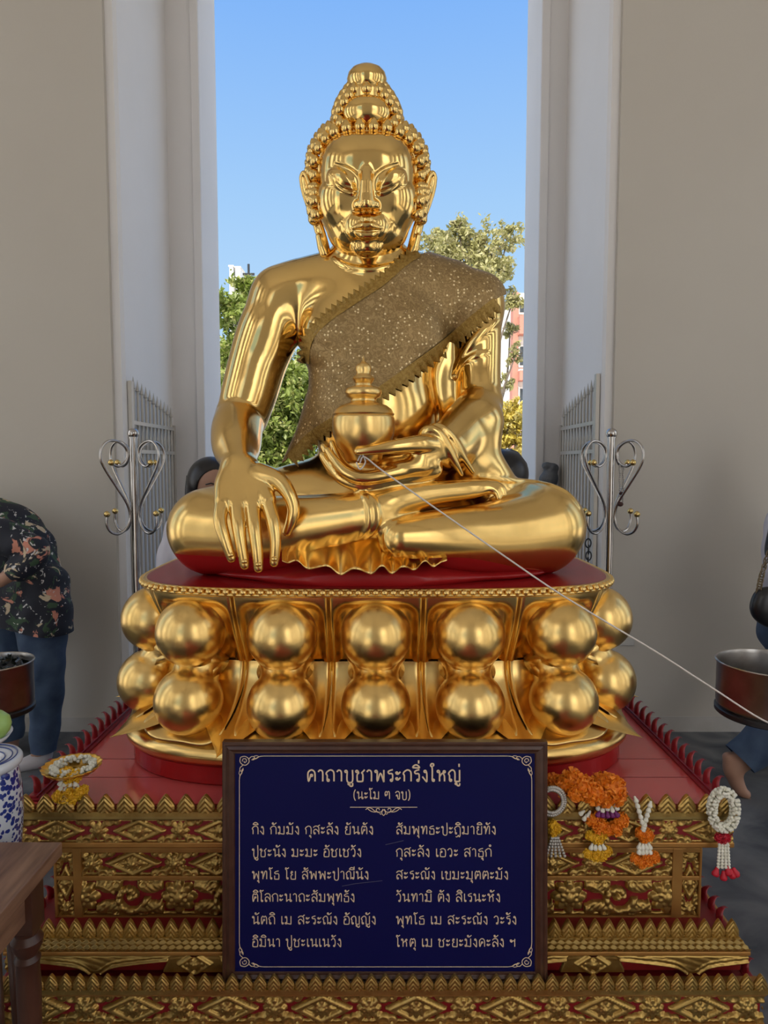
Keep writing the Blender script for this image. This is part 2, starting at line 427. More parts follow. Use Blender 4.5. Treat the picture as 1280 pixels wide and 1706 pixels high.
        for ax in range(3):
            o = [0, 1, 2]; o.remove(ax); u, w = o
            sa = [slice(None)] * 3; sb = [slice(None)] * 3; sa[ax] = slice(0, -1); sb[ax] = slice(1, None)
            E = np.argwhere(I[tuple(sa)] != I[tuple(sb)]); E = E[(E[:, u] > 0) & (E[:, w] > 0) & (E[:, u] < n[u] - 1) & (E[:, w] < n[w] - 1)]
            ins = I[E[:, 0], E[:, 1], E[:, 2]]
            def c(du, dw):
                q = E.copy(); q[:, u] -= du; q[:, w] -= dw; return idx[q[:, 0], q[:, 1], q[:, 2]]
            q = np.stack([c(1, 1), c(0, 1), c(0, 0), c(1, 0)], 1)
            if ax == 1: q = q[:, ::-1]
            q = np.where(ins[:, None], q, q[:, ::-1]); Fq.append(q)
        Fq = np.vstack(Fq)
        for it in range(relax + 1):
            if it < relax:                                 # even the mesh out, then put it back on the surface
                A = np.zeros_like(V); cn = np.zeros(len(V))
                for i in range(4):
                    a, b = Fq[:, i], Fq[:, (i + 1) % 4]
                    np.add.at(A, a, V[b]); np.add.at(cn, a, 1); np.add.at(A, b, V[a]); np.add.at(cn, b, 1)
                V = V + 0.5 * (A / np.maximum(cn, 1)[:, None] - V)
            for _ in range(2):
                d, g = s.sample(V, True); g2 = np.maximum((g * g).sum(1), 0.05)
                st = (d - iso) / g2; V = V - np.clip(st, -s.h, s.h)[:, None] * g
        d, g = s.sample(V, True); Nn = g / (np.linalg.norm(g, axis=1)[:, None] + 1e-9)
        return V, Fq, Nn
    def hit(s, px, py, iso=0.0, y0=1.55, y1=2.75, default=None):
        """where the sight lines through photo pixels first meet the surface"""
        px = np.atleast_1d(np.asarray(px, float)); py = np.atleast_1d(np.asarray(py, float)); ys = np.arange(y0, y1, s.h * 0.7)
        A = np.array([at(x, y, 1.0) - np.array(EYE) for x, y in zip(px, py)])
        prev = None; res = np.full(len(px), np.nan)
        for y in ys:
            P = np.array(EYE) + A * y; d = s.sample(P) - iso
            out = np.any((P < s.lo) | (P > s.lo + s.h * (s.n - 1)), 1); d = np.where(out, 1.0, d)
            new = np.isnan(res) & (d < 0)
            if new.any():
                t = prev[new] / (prev[new] - d[new]) if prev is not None else 0
                res[new] = y - (1 - t) * (ys[1] - ys[0])
            prev = d
        if np.isnan(res).any():
            ok = np.where(~np.isnan(res))[0]
            for i in np.where(np.isnan(res))[0]:
                res[i] = default if len(ok) == 0 else res[ok[np.argmin(np.abs(ok - i))]]
        return np.array(EYE) + A * res[:, None]

def clip_mesh(V, Fq, f, Nn=None):
    """keep the part of a mesh where f < 0, cutting the faces along f = 0"""
    V = np.asarray(V); V2 = list(map(tuple, V)); N2 = list(map(tuple, Nn)) if Nn is not None else None
    F2 = []; cut = {}
    def mid(a, b):
        k = (min(a, b), max(a, b))
        if k not in cut:
            t = f[a] / (f[a] - f[b]); cut[k] = len(V2); V2.append(tuple(V[a] + t * (V[b] - V[a])))
            if N2 is not None: N2.append(tuple(np.asarray(Nn[a]) + t * (np.asarray(Nn[b]) - np.asarray(Nn[a]))))
        return cut[k]
    for q in Fq:
        ins = [f[i] < 0 for i in q]
        if all(ins): F2.append(tuple(q)); continue
        if not any(ins): continue
        o = []
        for i in range(len(q)):
            a, b = q[i], q[(i + 1) % len(q)]
            if f[a] < 0: o.append(a)
            if (f[a] < 0) != (f[b] < 0): o.append(mid(a, b))
        if len(o) > 2: F2.append(tuple(o))
    V2 = np.array(V2); used = np.unique([i for q in F2 for i in q]); re = np.full(len(V2), -1); re[used] = np.arange(len(used))
    return V2[used], [tuple(re[i] for i in q) for q in F2], (np.array(N2)[used] if N2 is not None else None)
def to_px(V):
    V = np.asarray(V, float); c, s_ = math.cos(TILT), math.sin(TILT)
    y, z = V[:, 1], V[:, 2] - EYE.z
    dep = y * c - z * s_; up = y * s_ + z * c
    return 640 + F * V[:, 0] / dep, 853 - F * up / dep
def poly_dist(px, py, poly):
    """signed distance to a closed polygon (negative inside)"""
    Q = np.asarray(poly, float); n = len(Q); d = np.full(len(px), 1e18); ins = np.zeros(len(px), bool)
    for i in range(n):
        a, b = Q[i], Q[(i + 1) % n]; e = b - a; wx, wy = px - a[0], py - a[1]
        t = np.clip((wx * e[0] + wy * e[1]) / (e @ e + 1e-12), 0, 1)
        d = np.minimum(d, (wx - e[0] * t) ** 2 + (wy - e[1] * t) ** 2)
        c = (a[1] > py) != (b[1] > py)
        with np.errstate(divide='ignore', invalid='ignore'): xx = a[0] + (py - a[1]) * e[0] / (e[1] if abs(e[1]) > 1e-12 else 1e-12)
        ins ^= c & (px < xx)
    return np.where(ins, -1, 1) * np.sqrt(d)
# ================================================================ the seated golden statue
RES = 0.0045
buddha = thing('buddha_statue', 'large gold seated Buddha statue holding a covered bowl on the lotus pedestal', 'statue', (-0.02, 2.2, 1.26))
def px_chain(f, pts, k, smooth=0, op='add', extra=0.0, flat=None):
    """pts: (px, py, Y, radius px)"""
    P = [np.append(at(a, b, y), r * pxm(y, b) + extra) for a, b, y, r in pts]
    P = smooth_path(P, smooth * 4) if smooth else np.array(P)
    f.chain(P[:, :3], P[:, 3], k, op, flat); return f
def px_ell(f, px, py, Y, rx, rz, ry, k, **kw):
    m = pxm(Y, py); f.ell(at(px, py, Y), (rx * m, ry, rz * m), k, **kw); return f

def torso(f):
    px_ell(f, 622, 545, 2.27, 122, 112, 0.165, 0.01)
    px_ell(f, 622, 690, 2.22, 106, 110, 0.16, 0.10)
    px_chain(f, [(470, 497, 2.28, 50), (610, 480, 2.28, 64)], 0.05)
    px_chain(f, [(620, 480, 2.28, 64), (790, 512, 2.28, 48)], 0.05)
    px_chain(f, [(613, 470, 2.27, 62), (505, 480, 2.29, 44)], 0.04)
    px_chain(f, [(640, 470, 2.27, 62), (745, 485, 2.29, 44)], 0.04)
    px_chain(f, [(613, 415, 2.23, 56), (613, 462, 2.26, 58)], 0.03)
    # breast
    px_ell(f, 555, 560, 2.17, 48, 42, 0.06, 0.06); px_ell(f, 680, 560, 2.17, 48, 42, 0.06, 0.06)
def far_arm(f):
    px_chain(f, [(790, 508, 2.28, 46), (797, 560, 2.26, 38), (799, 620, 2.24, 35), (801, 668, 2.21, 35)], 0.03, 5)
T = Field((-0.62, 1.88, 1.25), (0.56, 2.62, 2.3), 0.006)          # body under the cloth
torso(T); far_arm(T)
px_chain(T, [(545, 690, 2.25, 30), (522, 735, 2.22, 28), (498, 778, 2.19, 24)], 0.05)     # the cloth falls away from the waist here

B = Field((-0.80, 1.70, 1.16), (0.74, 2.66, 2.28), RES)
torso(B)
# thighs, shins and feet, crossed
px_ell(B, 625, 830, 2.25, 175, 62, 0.22, 0.05)
px_chain(B, [(580, 812, 2.27, 60), (460, 845, 2.18, 63), (352, 880, 2.09, 65)], 0.05, 4)
px_chain(B, [(346, 882, 2.06, 63), (430, 886, 2.0, 61), (520, 872, 1.94, 48), (612, 858, 1.90, 40)], 0.035, 5)
px_chain(B, [(680, 835, 2.29, 56), (800, 848, 2.24, 60), (905, 872, 2.13, 65)], 0.05, 4)
px_chain(B, [(908, 880, 2.10, 65), (830, 892, 2.02, 58), (740, 894, 1.93, 46), (668, 896, 1.88, 34)], 0.03, 5)
px_chain(B, [(352, 902, 2.09, 54), (430, 906, 2.02, 50), (500, 902, 1.97, 40)], 0.03, 4)
px_chain(B, [(900, 902, 2.11, 54), (830, 908, 2.04, 50), (750, 910, 1.97, 40)], 0.03, 4)
px_chain(B, [(618, 856, 1.90, 36), (660, 834, 1.91, 28), (715, 822, 1.94, 22), (775, 816, 1.97, 17), (806, 812, 1.99, 12)], 0.02, 5)   # foot on the other leg
for i, (dx, dy) in enumerate(((0, 0), (-10, 6))):
    px_chain(B, [(800 + dx, 812 + dy, 1.985 - 0.008 * i, 7), (822 + dx, 808 + dy, 1.985 - .008 * i, 7), (836 + dx, 813 + dy, 1.98 - .008 * i, 6), (841 + dx, 824 + dy, 1.975 - .008 * i, 4.5)], 0.016, 4)
# right arm of the figure, hanging over the knee
px_chain(B, [(472, 498, 2.28, 48), (450, 548, 2.26, 51), (431, 600, 2.25, 48), (417, 650, 2.23, 46), (404, 694, 2.21, 42)], 0.035, 5)
px_chain(B, [(399, 697, 2.20, 40), (395, 718, 2.13, 42), (394, 742, 2.05, 40), (396, 760, 1.985, 32), (400, 778, 1.93, 27)], 0.010, 5)
for kx, ky, r in ((371, 834, 14), (394, 839, 15), (420, 840, 15), (446, 834, 15)):
    px_chain(B, [(400 + (kx - 408) * .35, 782, 1.925, 20), (404 + (kx - 408) * .75, 808, 1.885, 19), (kx, ky, 1.845, r)], 0.018, 3)
for fg in ([(371, 836, 1.845, 13), (367, 866, 1.812, 11.5), (375, 898, 1.797, 10), (386, 930, 1.797, 8)],
           [(394, 840, 1.843, 13.5), (397, 873, 1.808, 12), (402, 906, 1.793, 10), (408, 941, 1.793, 8.5)],
           [(420, 841, 1.842, 13.5), (424, 876, 1.806, 12), (428, 911, 1.79, 10), (431, 946, 1.79, 8.5)],
           [(446, 836, 1.843, 13), (455, 868, 1.81, 11.5), (459, 900, 1.797, 9.8), (457, 937, 1.797, 8.2)]):
    px_chain(B, fg, 0.004, 4)
px_chain(B, [(432, 792, 1.895, 21), (462, 800, 1.868, 16), (481, 822, 1.85, 12.5), (489, 846, 1.845, 11), (486, 866, 1.845, 10), (478, 886, 1.85, 8)], 0.010, 4)
# left arm of the figure, forearm across the lap, palm up
far_arm(B)
px_chain(B, [(803, 672, 2.20, 35), (785, 702, 2.13, 42), (757, 735, 2.04, 42), (740, 750, 1.985, 36)], 0.010, 5)
px_chain(B, [(745, 748, 1.98, 30), (722, 754, 1.94, 25), (700, 762, 1.92, 24)], 0.008, 3)
px_chain(B, [(806, 705, 2.12, 30), (800, 760, 2.12, 36), (815, 800, 2.14, 40)], 0.05, 4)
px_ell(B, 676, 778, 1.925, 52, 20, 0.055, 0.02)
px_chain(B, [(722, 782, 1.93, 16), (664, 798, 1.905, 14), (608, 808, 1.89, 12.5), (572, 798, 1.89, 11), (551, 778, 1.893, 9), (538, 759, 1.90, 7)], 0.006, 5)
px_chain(B, [(720, 772, 1.92, 15), (664, 786, 1.885, 12), (608, 796, 1.868, 11), (577, 787, 1.868, 10), (558, 768, 1.872, 8), (546, 750, 1.88, 6)], 0.004, 5)
px_chain(B, [(690, 785, 1.95, 15), (640, 797, 1.93, 13), (600, 802, 1.925, 12), (568, 786, 1.925, 10), (549, 762, 1.93, 8), (539, 744, 1.935, 6)], 0.004, 5)
px_chain(B, [(680, 780, 1.97, 15), (640, 792, 1.96, 13), (602, 794, 1.96, 11), (574, 778, 1.96, 9), (560, 756, 1.96, 7), (553, 738, 1.965, 5)], 0.004, 5)
px_chain(B, [(728, 742, 1.93, 19), (698, 740, 1.885, 15), (660, 744, 1.862, 12), (624, 749, 1.852, 9), (596, 752, 1.852, 6.5)], 0.008, 5)
px_ell(B, 738, 640, 2.29, 46, 95, 0.06, 0.03); px_ell(B, 765, 775, 2.10, 46, 46, 0.08, 0.04)
# folds and hems raised on the robe
def ridge(pts, r, k, sink=0.35, n=14, iso=0.0):
    q = smooth_path([(a, b, 0) for a, b in pts], n); H = B.hit(q[:, 0], q[:, 1])
    for _ in range(6): H[1:-1] = (H[:-2] + 2 * H[1:-1] + H[2:]) / 4
    rad = r * pxm(2.0) * np.minimum(1, 0.35 + 2.5 * np.minimum(np.linspace(0, 1, len(q)), np.linspace(1, 0, len(q))))
    d = np.array((0, 1.0, 0)); B.chain(H + d * rad[:, None] * sink, rad, k)
ridge([(592, 818), (606, 826), (615, 845), (616, 872), (606, 890), (594, 900)], 5, 0.006)
ridge([(607, 820), (620, 830), (628, 848), (629, 868), (620, 886), (608, 898)], 5, 0.006)
ridge([(655, 868), (640, 876), (634, 892), (638, 912), (648, 926)], 4, 0.005)
ridge([(663, 866), (648, 878), (643, 893), (647, 911), (656, 922)], 4, 0.005)
px_chain(B, [(698, 730, 1.92, 4), (706, 720, 1.912, 7), (718, 716, 1.908, 8), (732, 724, 1.91, 8), (745, 744, 1.918, 8), (757, 768, 1.932, 7), (769, 790, 1.955, 4)], 0.008, 4)
px_chain(B, [(714, 713, 1.93, 4), (728, 711, 1.926, 7), (744, 719, 1.928, 7), (758, 736, 1.935, 7), (771, 760, 1.952, 6), (788, 786, 1.98, 4)], 0.008, 4)
ridge([(833, 534), (815, 544), (792, 566), (772, 594), (756, 628)], 8, 0.010)
ridge([(812, 588), (790, 594), (772, 606), (760, 630)], 5, 0.008)
ridge([(798, 794), (850, 800), (905, 806), (945, 822), (966, 846)], 5, 0.008)
ridge([(556, 430), (580, 444), (613, 449), (648, 444), (676, 430)], 5, 0.006)
V, Fq, Nn = B.mesh(0.0, 2)
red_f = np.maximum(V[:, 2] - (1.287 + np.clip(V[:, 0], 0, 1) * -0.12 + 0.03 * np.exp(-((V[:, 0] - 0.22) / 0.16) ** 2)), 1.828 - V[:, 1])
Vg, Fg, Ng = clip_mesh(V, Fq.tolist(), -red_f, Nn); mesh_obj('body', Vg, Fg, GOLD, buddha, True, Ng)
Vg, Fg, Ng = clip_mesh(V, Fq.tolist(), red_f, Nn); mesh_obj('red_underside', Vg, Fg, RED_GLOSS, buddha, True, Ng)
# red pad the crossed legs rest on
R_ = Field((-0.75, 1.78, 1.18), (0.70, 2.70, 1.34), 0.006)
R_.ell((-0.015, 2.22, 1.226), (0.535, 0.295, 0.024), 0.01, p=3.0)
R_.ell((-0.05, 2.0, 1.235), (0.26, 0.125, 0.05), 0.02, p=2.5)
V, Fq, Nn = R_.mesh(0.0, 1); mesh_obj('red_pad', V, Fq, RED_GLOSS, buddha, True, Nn)
# finger nails
for (x, y, Y, r), (x2, y2) in zip(((386, 931, 1.797, 5), (408, 942, 1.793, 5.5), (431, 947, 1.79, 5.5), (457, 938, 1.797, 5)), ((383, 922), (407, 932), (430.5, 937), (457.3, 928))):
    h = B.hit([x2, x], [y2, y - 3]); m = MB()
    m.tube(np.vstack([h[0] + (0, -.0005, 0), (h[0] + h[1]) / 2 + (0, -.0015, 0), h[1] + (0, -.001, 0)]), np.array((4.0, 5.0, 4.0)) * pxm(1.8), 10, flat=0.5)
    m.build('fingernail', GOLD, buddha, True)

# ---------------------------------------------------------------- the head, in its own frame
HC = at(613, 333, 2.20); HS = pxm(2.20, 330) * 0.90; HT = math.radians(17)
def hw(P):
    """head frame (a right, b towards the viewer, c up) to the place"""
    P = np.asarray(P, float).reshape(-1, 3) * HS; a, b, c = P[:, 0], P[:, 1], P[:, 2]; co, si = math.cos(HT), math.sin(HT)
    return np.stack([HC[0] + a, HC[1] - b * co - c * si, HC[2] - b * si + c * co], 1)
H = Field((-118, -118, -125), (118, 142, 150), 1.4)
H.ell((0, 0, 22), (87, 93, 91), 1, p=2.8); H.ell((0, 0, 8), (85, 94, 97), 8, p=2.0)
H.ell((0, 30, -44), (55, 54, 45), 30)                       # jaw
H.chain([(0, -8, -60), (0, -14, -116)], (60, 60), 12)       # neck
for sx in (-1, 1): H.ell((sx * 42, 44, -8), (33, 35, 38), 24)    # cheeks
def hb(a, c, iso=0.0):
    """how far the face stands out at (a, c)"""
    a = np.atleast_1d(np.asarray(a, float)); c = np.atleast_1d(np.asarray(c, float)); res = np.full(len(a), np.nan); prev = None
    for b in np.arange(138, 0, -1.0):
        d = H.sample(np.stack([a, np.full(len(a), b), c], 1)) - iso; nw = np.isnan(res) & (d < 0)
        if nw.any(): res[nw] = b + 1 - (prev[nw] / (prev[nw] - d[nw]) if prev is not None else 0)
        prev = d
    return np.nan_to_num(res, nan=22.0)
def face_line(pts, r, k, out=0.0, n=10, op='add', taper=2.5):
    q = smooth_path([(a, 0, c) for a, c in pts], n); q[:, 1] = hb(q[:, 0], q[:, 2]) + out
    for _ in range(3): q[1:-1, 1] = (q[:-2, 1] + 2 * q[1:-1, 1] + q[2:, 1]) / 4
    e = np.minimum(np.linspace(0, 1, len(q)), np.linspace(1, 0, len(q)))
    H.chain(q, r * np.minimum(1, 0.4 + taper * e), k, op)
hairline_b = None
# nose: a narrow bridge running up into the brow
b0 = hb([0, 0, 0], [48, 10, -16])
H.chain([(0, b0[0] - 13, 54), (0, b0[0] - 4.5, 38), (0, b0[1] + 6, 20), (0, b0[1] + 11, 2), (0, b0[2] + 14, -12)], (6, 6.0, 7, 8.5, 10.5), 10)
for sx in (-1, 1): H.ell((sx * 13, b0[2] + 6, -14), (9.5, 11, 8.5), 5)
H.ell((0, b0[2] + 10, -25.5), (26, 22, 5), 3, 'cut')
# eye sockets hollowed beside the bridge under a sharp brow
for sx in (-1, 1):
    q = [(sx * 54, 51, 2.0, 2), (sx * 42, 46, 5, 3.0), (sx * 29, 38, 8, 4.5), (sx * 19, 28, 10, 4.8), (sx * 16, 15, 9, 4.0), (sx * 17, 4, 6, 2)]
    P = smooth_path([(a, 0, c, r, s_) for a, c, r, s_ in q], 8); bb = hb(P[:, 0], P[:, 2])
    P[:, 1] = bb + P[:, 3] - P[:, 4]
    H.chain(P[:, :3], P[:, 3], 2.2, 'cut')
    bb = hb([sx * 40], [26])[0]
    H.ell((sx * 37, bb - 13, 25), (29, 17.5, 17), 8, rot=Matrix.Rotation(sx * -0.35, 3, 'Y'))     # eyeball under the heavy lid
    lid = [(sx * 64, 36), (sx * 54, 25), (sx * 40, 16.5), (sx * 28, 12.5), (sx * 17, 11)]
    face_line([(a, c - 3.2) for a, c in lid], 3.0, 1.5, 0.8, op='cut')
    face_line([(a, c) for a, c in lid], 2.4, 1.5, -0.5)
    face_line([(sx * 59, 29), (sx * 52, 19), (sx * 40, 10), (sx * 28, 5.5), (sx * 17, 5.0)], 2.6, 2.5, -0.9)
# mouth
bm_ = hb([0], [-42])[0]
H.ell((0, bm_ - 15, -50), (32, 20, 24), 9)
for sx in (-1, 1): face_line([(sx * 4.5, -25), (sx * 5.5, -40)], 2.4, 3, -0.6)
face_line([(-23, -51), (-12, -47.5), (-4, -46), (0, -47.5), (4, -46), (12, -47.5), (23, -51)], 4.6, 3, -1.6)
face_line([(-18, -58), (-9, -62), (0, -63), (9, -62), (18, -58)], 5.4, 3, -2.2)
face_line([(-28, -53), (-15, -54.5), (0, -55.5), (15, -54.5), (28, -53)], 1.8, 1.5, 0.8, op='cut')
H.ell((0, hb([0], [-80])[0] - 10, -80), (19, 14, 13), 13)
edge = smooth_path([(-85, 0, -24), (-87, 0, 8), (-88, 0, 40), (-85, 0, 66), (-75, 0, 85), (-58, 0, 97), (-36, 0, 103.5), (0, 0, 105.5)], 10)
edge = np.vstack([edge, (edge * (-1, 1, 1))[::-1][1:]]); edge[:, 1] = hb(edge[:, 0], edge[:, 2])
for _ in range(12): edge[1:-1, 1] = (edge[:-2, 1] + 2 * edge[1:-1, 1] + edge[2:, 1]) / 4
H.chain(edge, 1.7, 1.0)
V, Fq, Nn = H.mesh(0.0, 2)
co, si = math.cos(HT), math.sin(HT)
def hn(Nn): return np.stack([Nn[:, 0], -Nn[:, 1] * co - Nn[:, 2] * si, -Nn[:, 1] * si + Nn[:, 2] * co], 1)
# grid axes here are (a, b, c): turning b towards the viewer mirrors the winding
head = mesh_obj('head', hw(V), Fq[:, ::-1], GOLD, buddha, True, hn(Nn))

# ears
for sx in (-1, 1):
    E_ = Field((-34, -26, -110), (34, 44, 60), 1.1)
    rim = [(-14, 2, 26), (-19, -2, 38), (-24, -5, 42), (-28, -6, 34), (-26, -5, 16), (-20, -2, -4), (-11, 2, -28), (-1, 8, -54), (4, 12, -76), (6, 14, -92)]
    E_.chain(smooth_path(rim, 8), 4.2, 1.0)
    inner = [(-12, 4, 20), (-8, 4, 0), (-4, 5, -20), (4, 9, -45), (11, 13, -68), (16, 15, -88)]
    E_.chain(smooth_path(inner, 8), 5.0, 3.0)
    for t in np.linspace(0.05, 0.95, 9):
        a = np.array(smooth_path(rim[2:], 4)); c = np.array(smooth_path(inner, 4))
        E_.chain([a[int(t * (len(a) - 1))] + (0, -4, 0), c[int(t * (len(c) - 1))] + (0, -4, 0)], 3.2, 4.0)
    E_.chain([(2, 11, -62), (7, 15, -80), (11, 16, -90)], (6, 8, 8.5), 4)
    E_.chain([(-4, 4, -36), (-1, 8, -52)], (5, 5), 4)
    V, Fq, Nn = E_.mesh(0.0, 1)
    V = V * (1.04, 1, 1.04) + (-92, 6, 1)
    if sx > 0: V = V * (-1, 1, 1) + (2, 0, 0); Nn = Nn * (-1, 1, 1); Fq = Fq[:, ::-1]
    mesh_obj('ear', hw(V), Fq[:, ::-1], GOLD, head, True, hn(Nn))

# hair: a smooth base, snail curls in rows behind the hairline, the crown and its finial
HF = Field((-112, -112, -40), (112, 112, 220), 2.0)
HF.ell((0, -14, 36), (90, 88, 84), 1, p=2.4)
HF.chain([(0, -10, 112), (0, -6, 166)], (48, 34), 14)
HF.chain([(0, -6, 166), (0, -6, 184)], (32, 22), 6)
V, Fq, Nn = HF.mesh(0.0, 1)
hair = mesh_obj('hair', hw(V), Fq[:, ::-1], GOLD, buddha, True, hn(Nn))
curls = []
def resample(P, step, off=0.0):
    d = np.concatenate([[0], np.cumsum(np.linalg.norm(np.diff(P, axis=0), axis=1))]); nn = int(round(d[-1] / step))
    t = (np.arange(nn) + off) * d[-1] / nn if off else np.linspace(0, d[-1], nn + 1)
    return np.stack([np.interp(t, d, P[:, i]) for i in range(3)], 1)
for row, (grow, db, off) in enumerate(((7, -4, 0), (15, -22, .5), (17, -44, 0), (13, -68, .5), (2, -92, 0))):
    c0 = np.array((0, 0, 36)); P = edge.copy(); dr = (P - c0) * (1, 0, 1); dr /= np.linalg.norm(dr, axis=1)[:, None]
    up = np.clip(dr[:, 2], 0, 1)
    P = P + dr * (grow + 4 * up * min(row, 2))[:, None]; P[:, 1] = np.minimum(P[:, 1], 74 - 0 * up) + db
    for q in resample(P, 23.0, off): curls.append((q[0], q[1], q[2], 11.2))
for row, (c, r) in enumerate(((131, 57), (142, 55), (153, 51), (163, 45), (172, 38), (181, 31), (188, 24))):
    nn = max(8, int(2 * math.pi * r / 21))
    for i in range(nn):
        th = 2 * math.pi * (i + 0.5 * (row % 2)) / nn
        a, b = r * math.sin(th), r * math.cos(th) - 8
        if b > 0 and abs(a) < 39 and 124 < c < 166 - 0.012 * a * a: continue       # the smooth medallion stands here
        curls.append((a, b, c, 10.3))
prof = [(0, -1.0), (0.5, -0.86), (0.87, -0.5), (1.0, 0), (0.9, 0.42), (0.66, 0.72), (0.60, 0.74), (0.5, 0.95), (0.3, 1.12), (0, 1.28)]
rest = MB(); front = set(sorted(range(len(curls)), key=lambda i: -curls[i][1] - 0.5 * abs(curls[i][0]))[:100])
for i, (a, b, c, r) in enumerate(curls):
    nrm = np.array((a * 0.45, b * 0.35 + 6, abs(c - 20) * 0.8 + 10)); nrm = nrm / np.linalg.norm(nrm)
    m = MB() if i in front else rest
    loc = hw([(a, b, c)])[0]; ax = hw([nrm])[0] - hw([(0, 0, 0)])[0]
    m.lathe(np.array(prof) * r * HS, loc, 16, axis=ax)
    if i in front: m.build('hair_curl', GOLD, hair, True)
o = rest.build('hair_curls_behind', GOLD, hair, True); o['kind'] = 'stuff'
m = MB(); m.ball(hw([(0, 27, 136)])[0], np.array((42, 26, 29)) * HS, 32, 20, rot=Matrix.Rotation(HT, 3, 'X')); m.build('crown_medallion', GOLD, buddha, True)
m = MB(); fin = [(0, 166), (19, 167), (27, 171), (33.5, 181), (35, 193), (32, 203), (24, 211), (12, 215.5), (0, 216.5)]
m.lathe([(r * HS, h * HS) for r, h in fin], HC, 36, axis=hw([(0, 0, 1)])[0] - hw([(0, 0, 0)])[0]); m.build('crown_finial', GOLD, buddha, True)
# ================================================================ the lotus pedestal under the statue
PC = np.array((-0.022, 2.28)); PA, PB, PN = 0.69, 0.43, 4.0
pedestal = thing('lotus_pedestal', 'golden two-tier lotus pedestal with round bosses under the big statue', 'pedestal', (PC[0], PC[1], 0.68))
_th = np.linspace(0, 2 * math.pi, 2401)
def _sup(a, b): 
    c, s_ = np.cos(_th), np.sin(_th)
    return np.stack([a * np.sign(c) * np.abs(c) ** (2 / PN), b * np.sign(s_) * np.abs(s_) ** (2 / PN)], 1)
_pl = _sup(PA, PB); _sl = np.concatenate([[0], np.cumsum(np.linalg.norm(np.diff(_pl, axis=0), axis=1))]); PER = _sl[-1]
def plan(s, off=0.0):
    """point and outward normal of the outline at arc length s, pushed out by off"""
    s = np.mod(np.asarray(s, float), PER)
    x, y = np.interp(s, _sl, _pl[:, 0]), np.interp(s, _sl, _pl[:, 1])
    e = 0.012
    dx = np.interp(np.mod(s + e, PER), _sl, _pl[:, 0]) - np.interp(np.mod(s - e, PER), _sl, _pl[:, 0])
    dy = np.interp(np.mod(s + e, PER), _sl, _pl[:, 1]) - np.interp(np.mod(s - e, PER), _sl, _pl[:, 1])
    l = np.hypot(dx, dy); nx, ny = dy / l, -dx / l
    return np.stack([PC[0] + x + nx * off, PC[1] + y + ny * off], -1), np.stack([nx, ny], -1)
def s_of(x, y):
    d = (_pl[:, 0] - x) ** 2 + (_pl[:, 1] - (y - PC[1])) ** 2
    return _sl[np.argmin(d)]
cent = [s_of(x, y) for x, y in ((0.0, 1.85), (0.256, 1.85), (0.52, 1.88), (0.675, 2.06), (0.69, 2.30), (0.675, 2.52), (0.52, 2.68), (0.25, 2.71), (0, 2.71),
        (-0.25, 2.71), (-0.52, 2.68), (-0.675, 2.52), (-0.69, 2.30), (-0.675, 2.06), (-0.52, 1.88), (-0.256, 1.85))]
cent = [c if c >= cent[0] else c + PER for c in cent]
ZT_, ZW_, ZB_ = 1.192, 0.985, 0.80           # rim, waist, foot of the petals
def smooth01(x): x = np.clip(x, 0, 1); return x * x * (3 - 2 * x)
NP = len(cent)
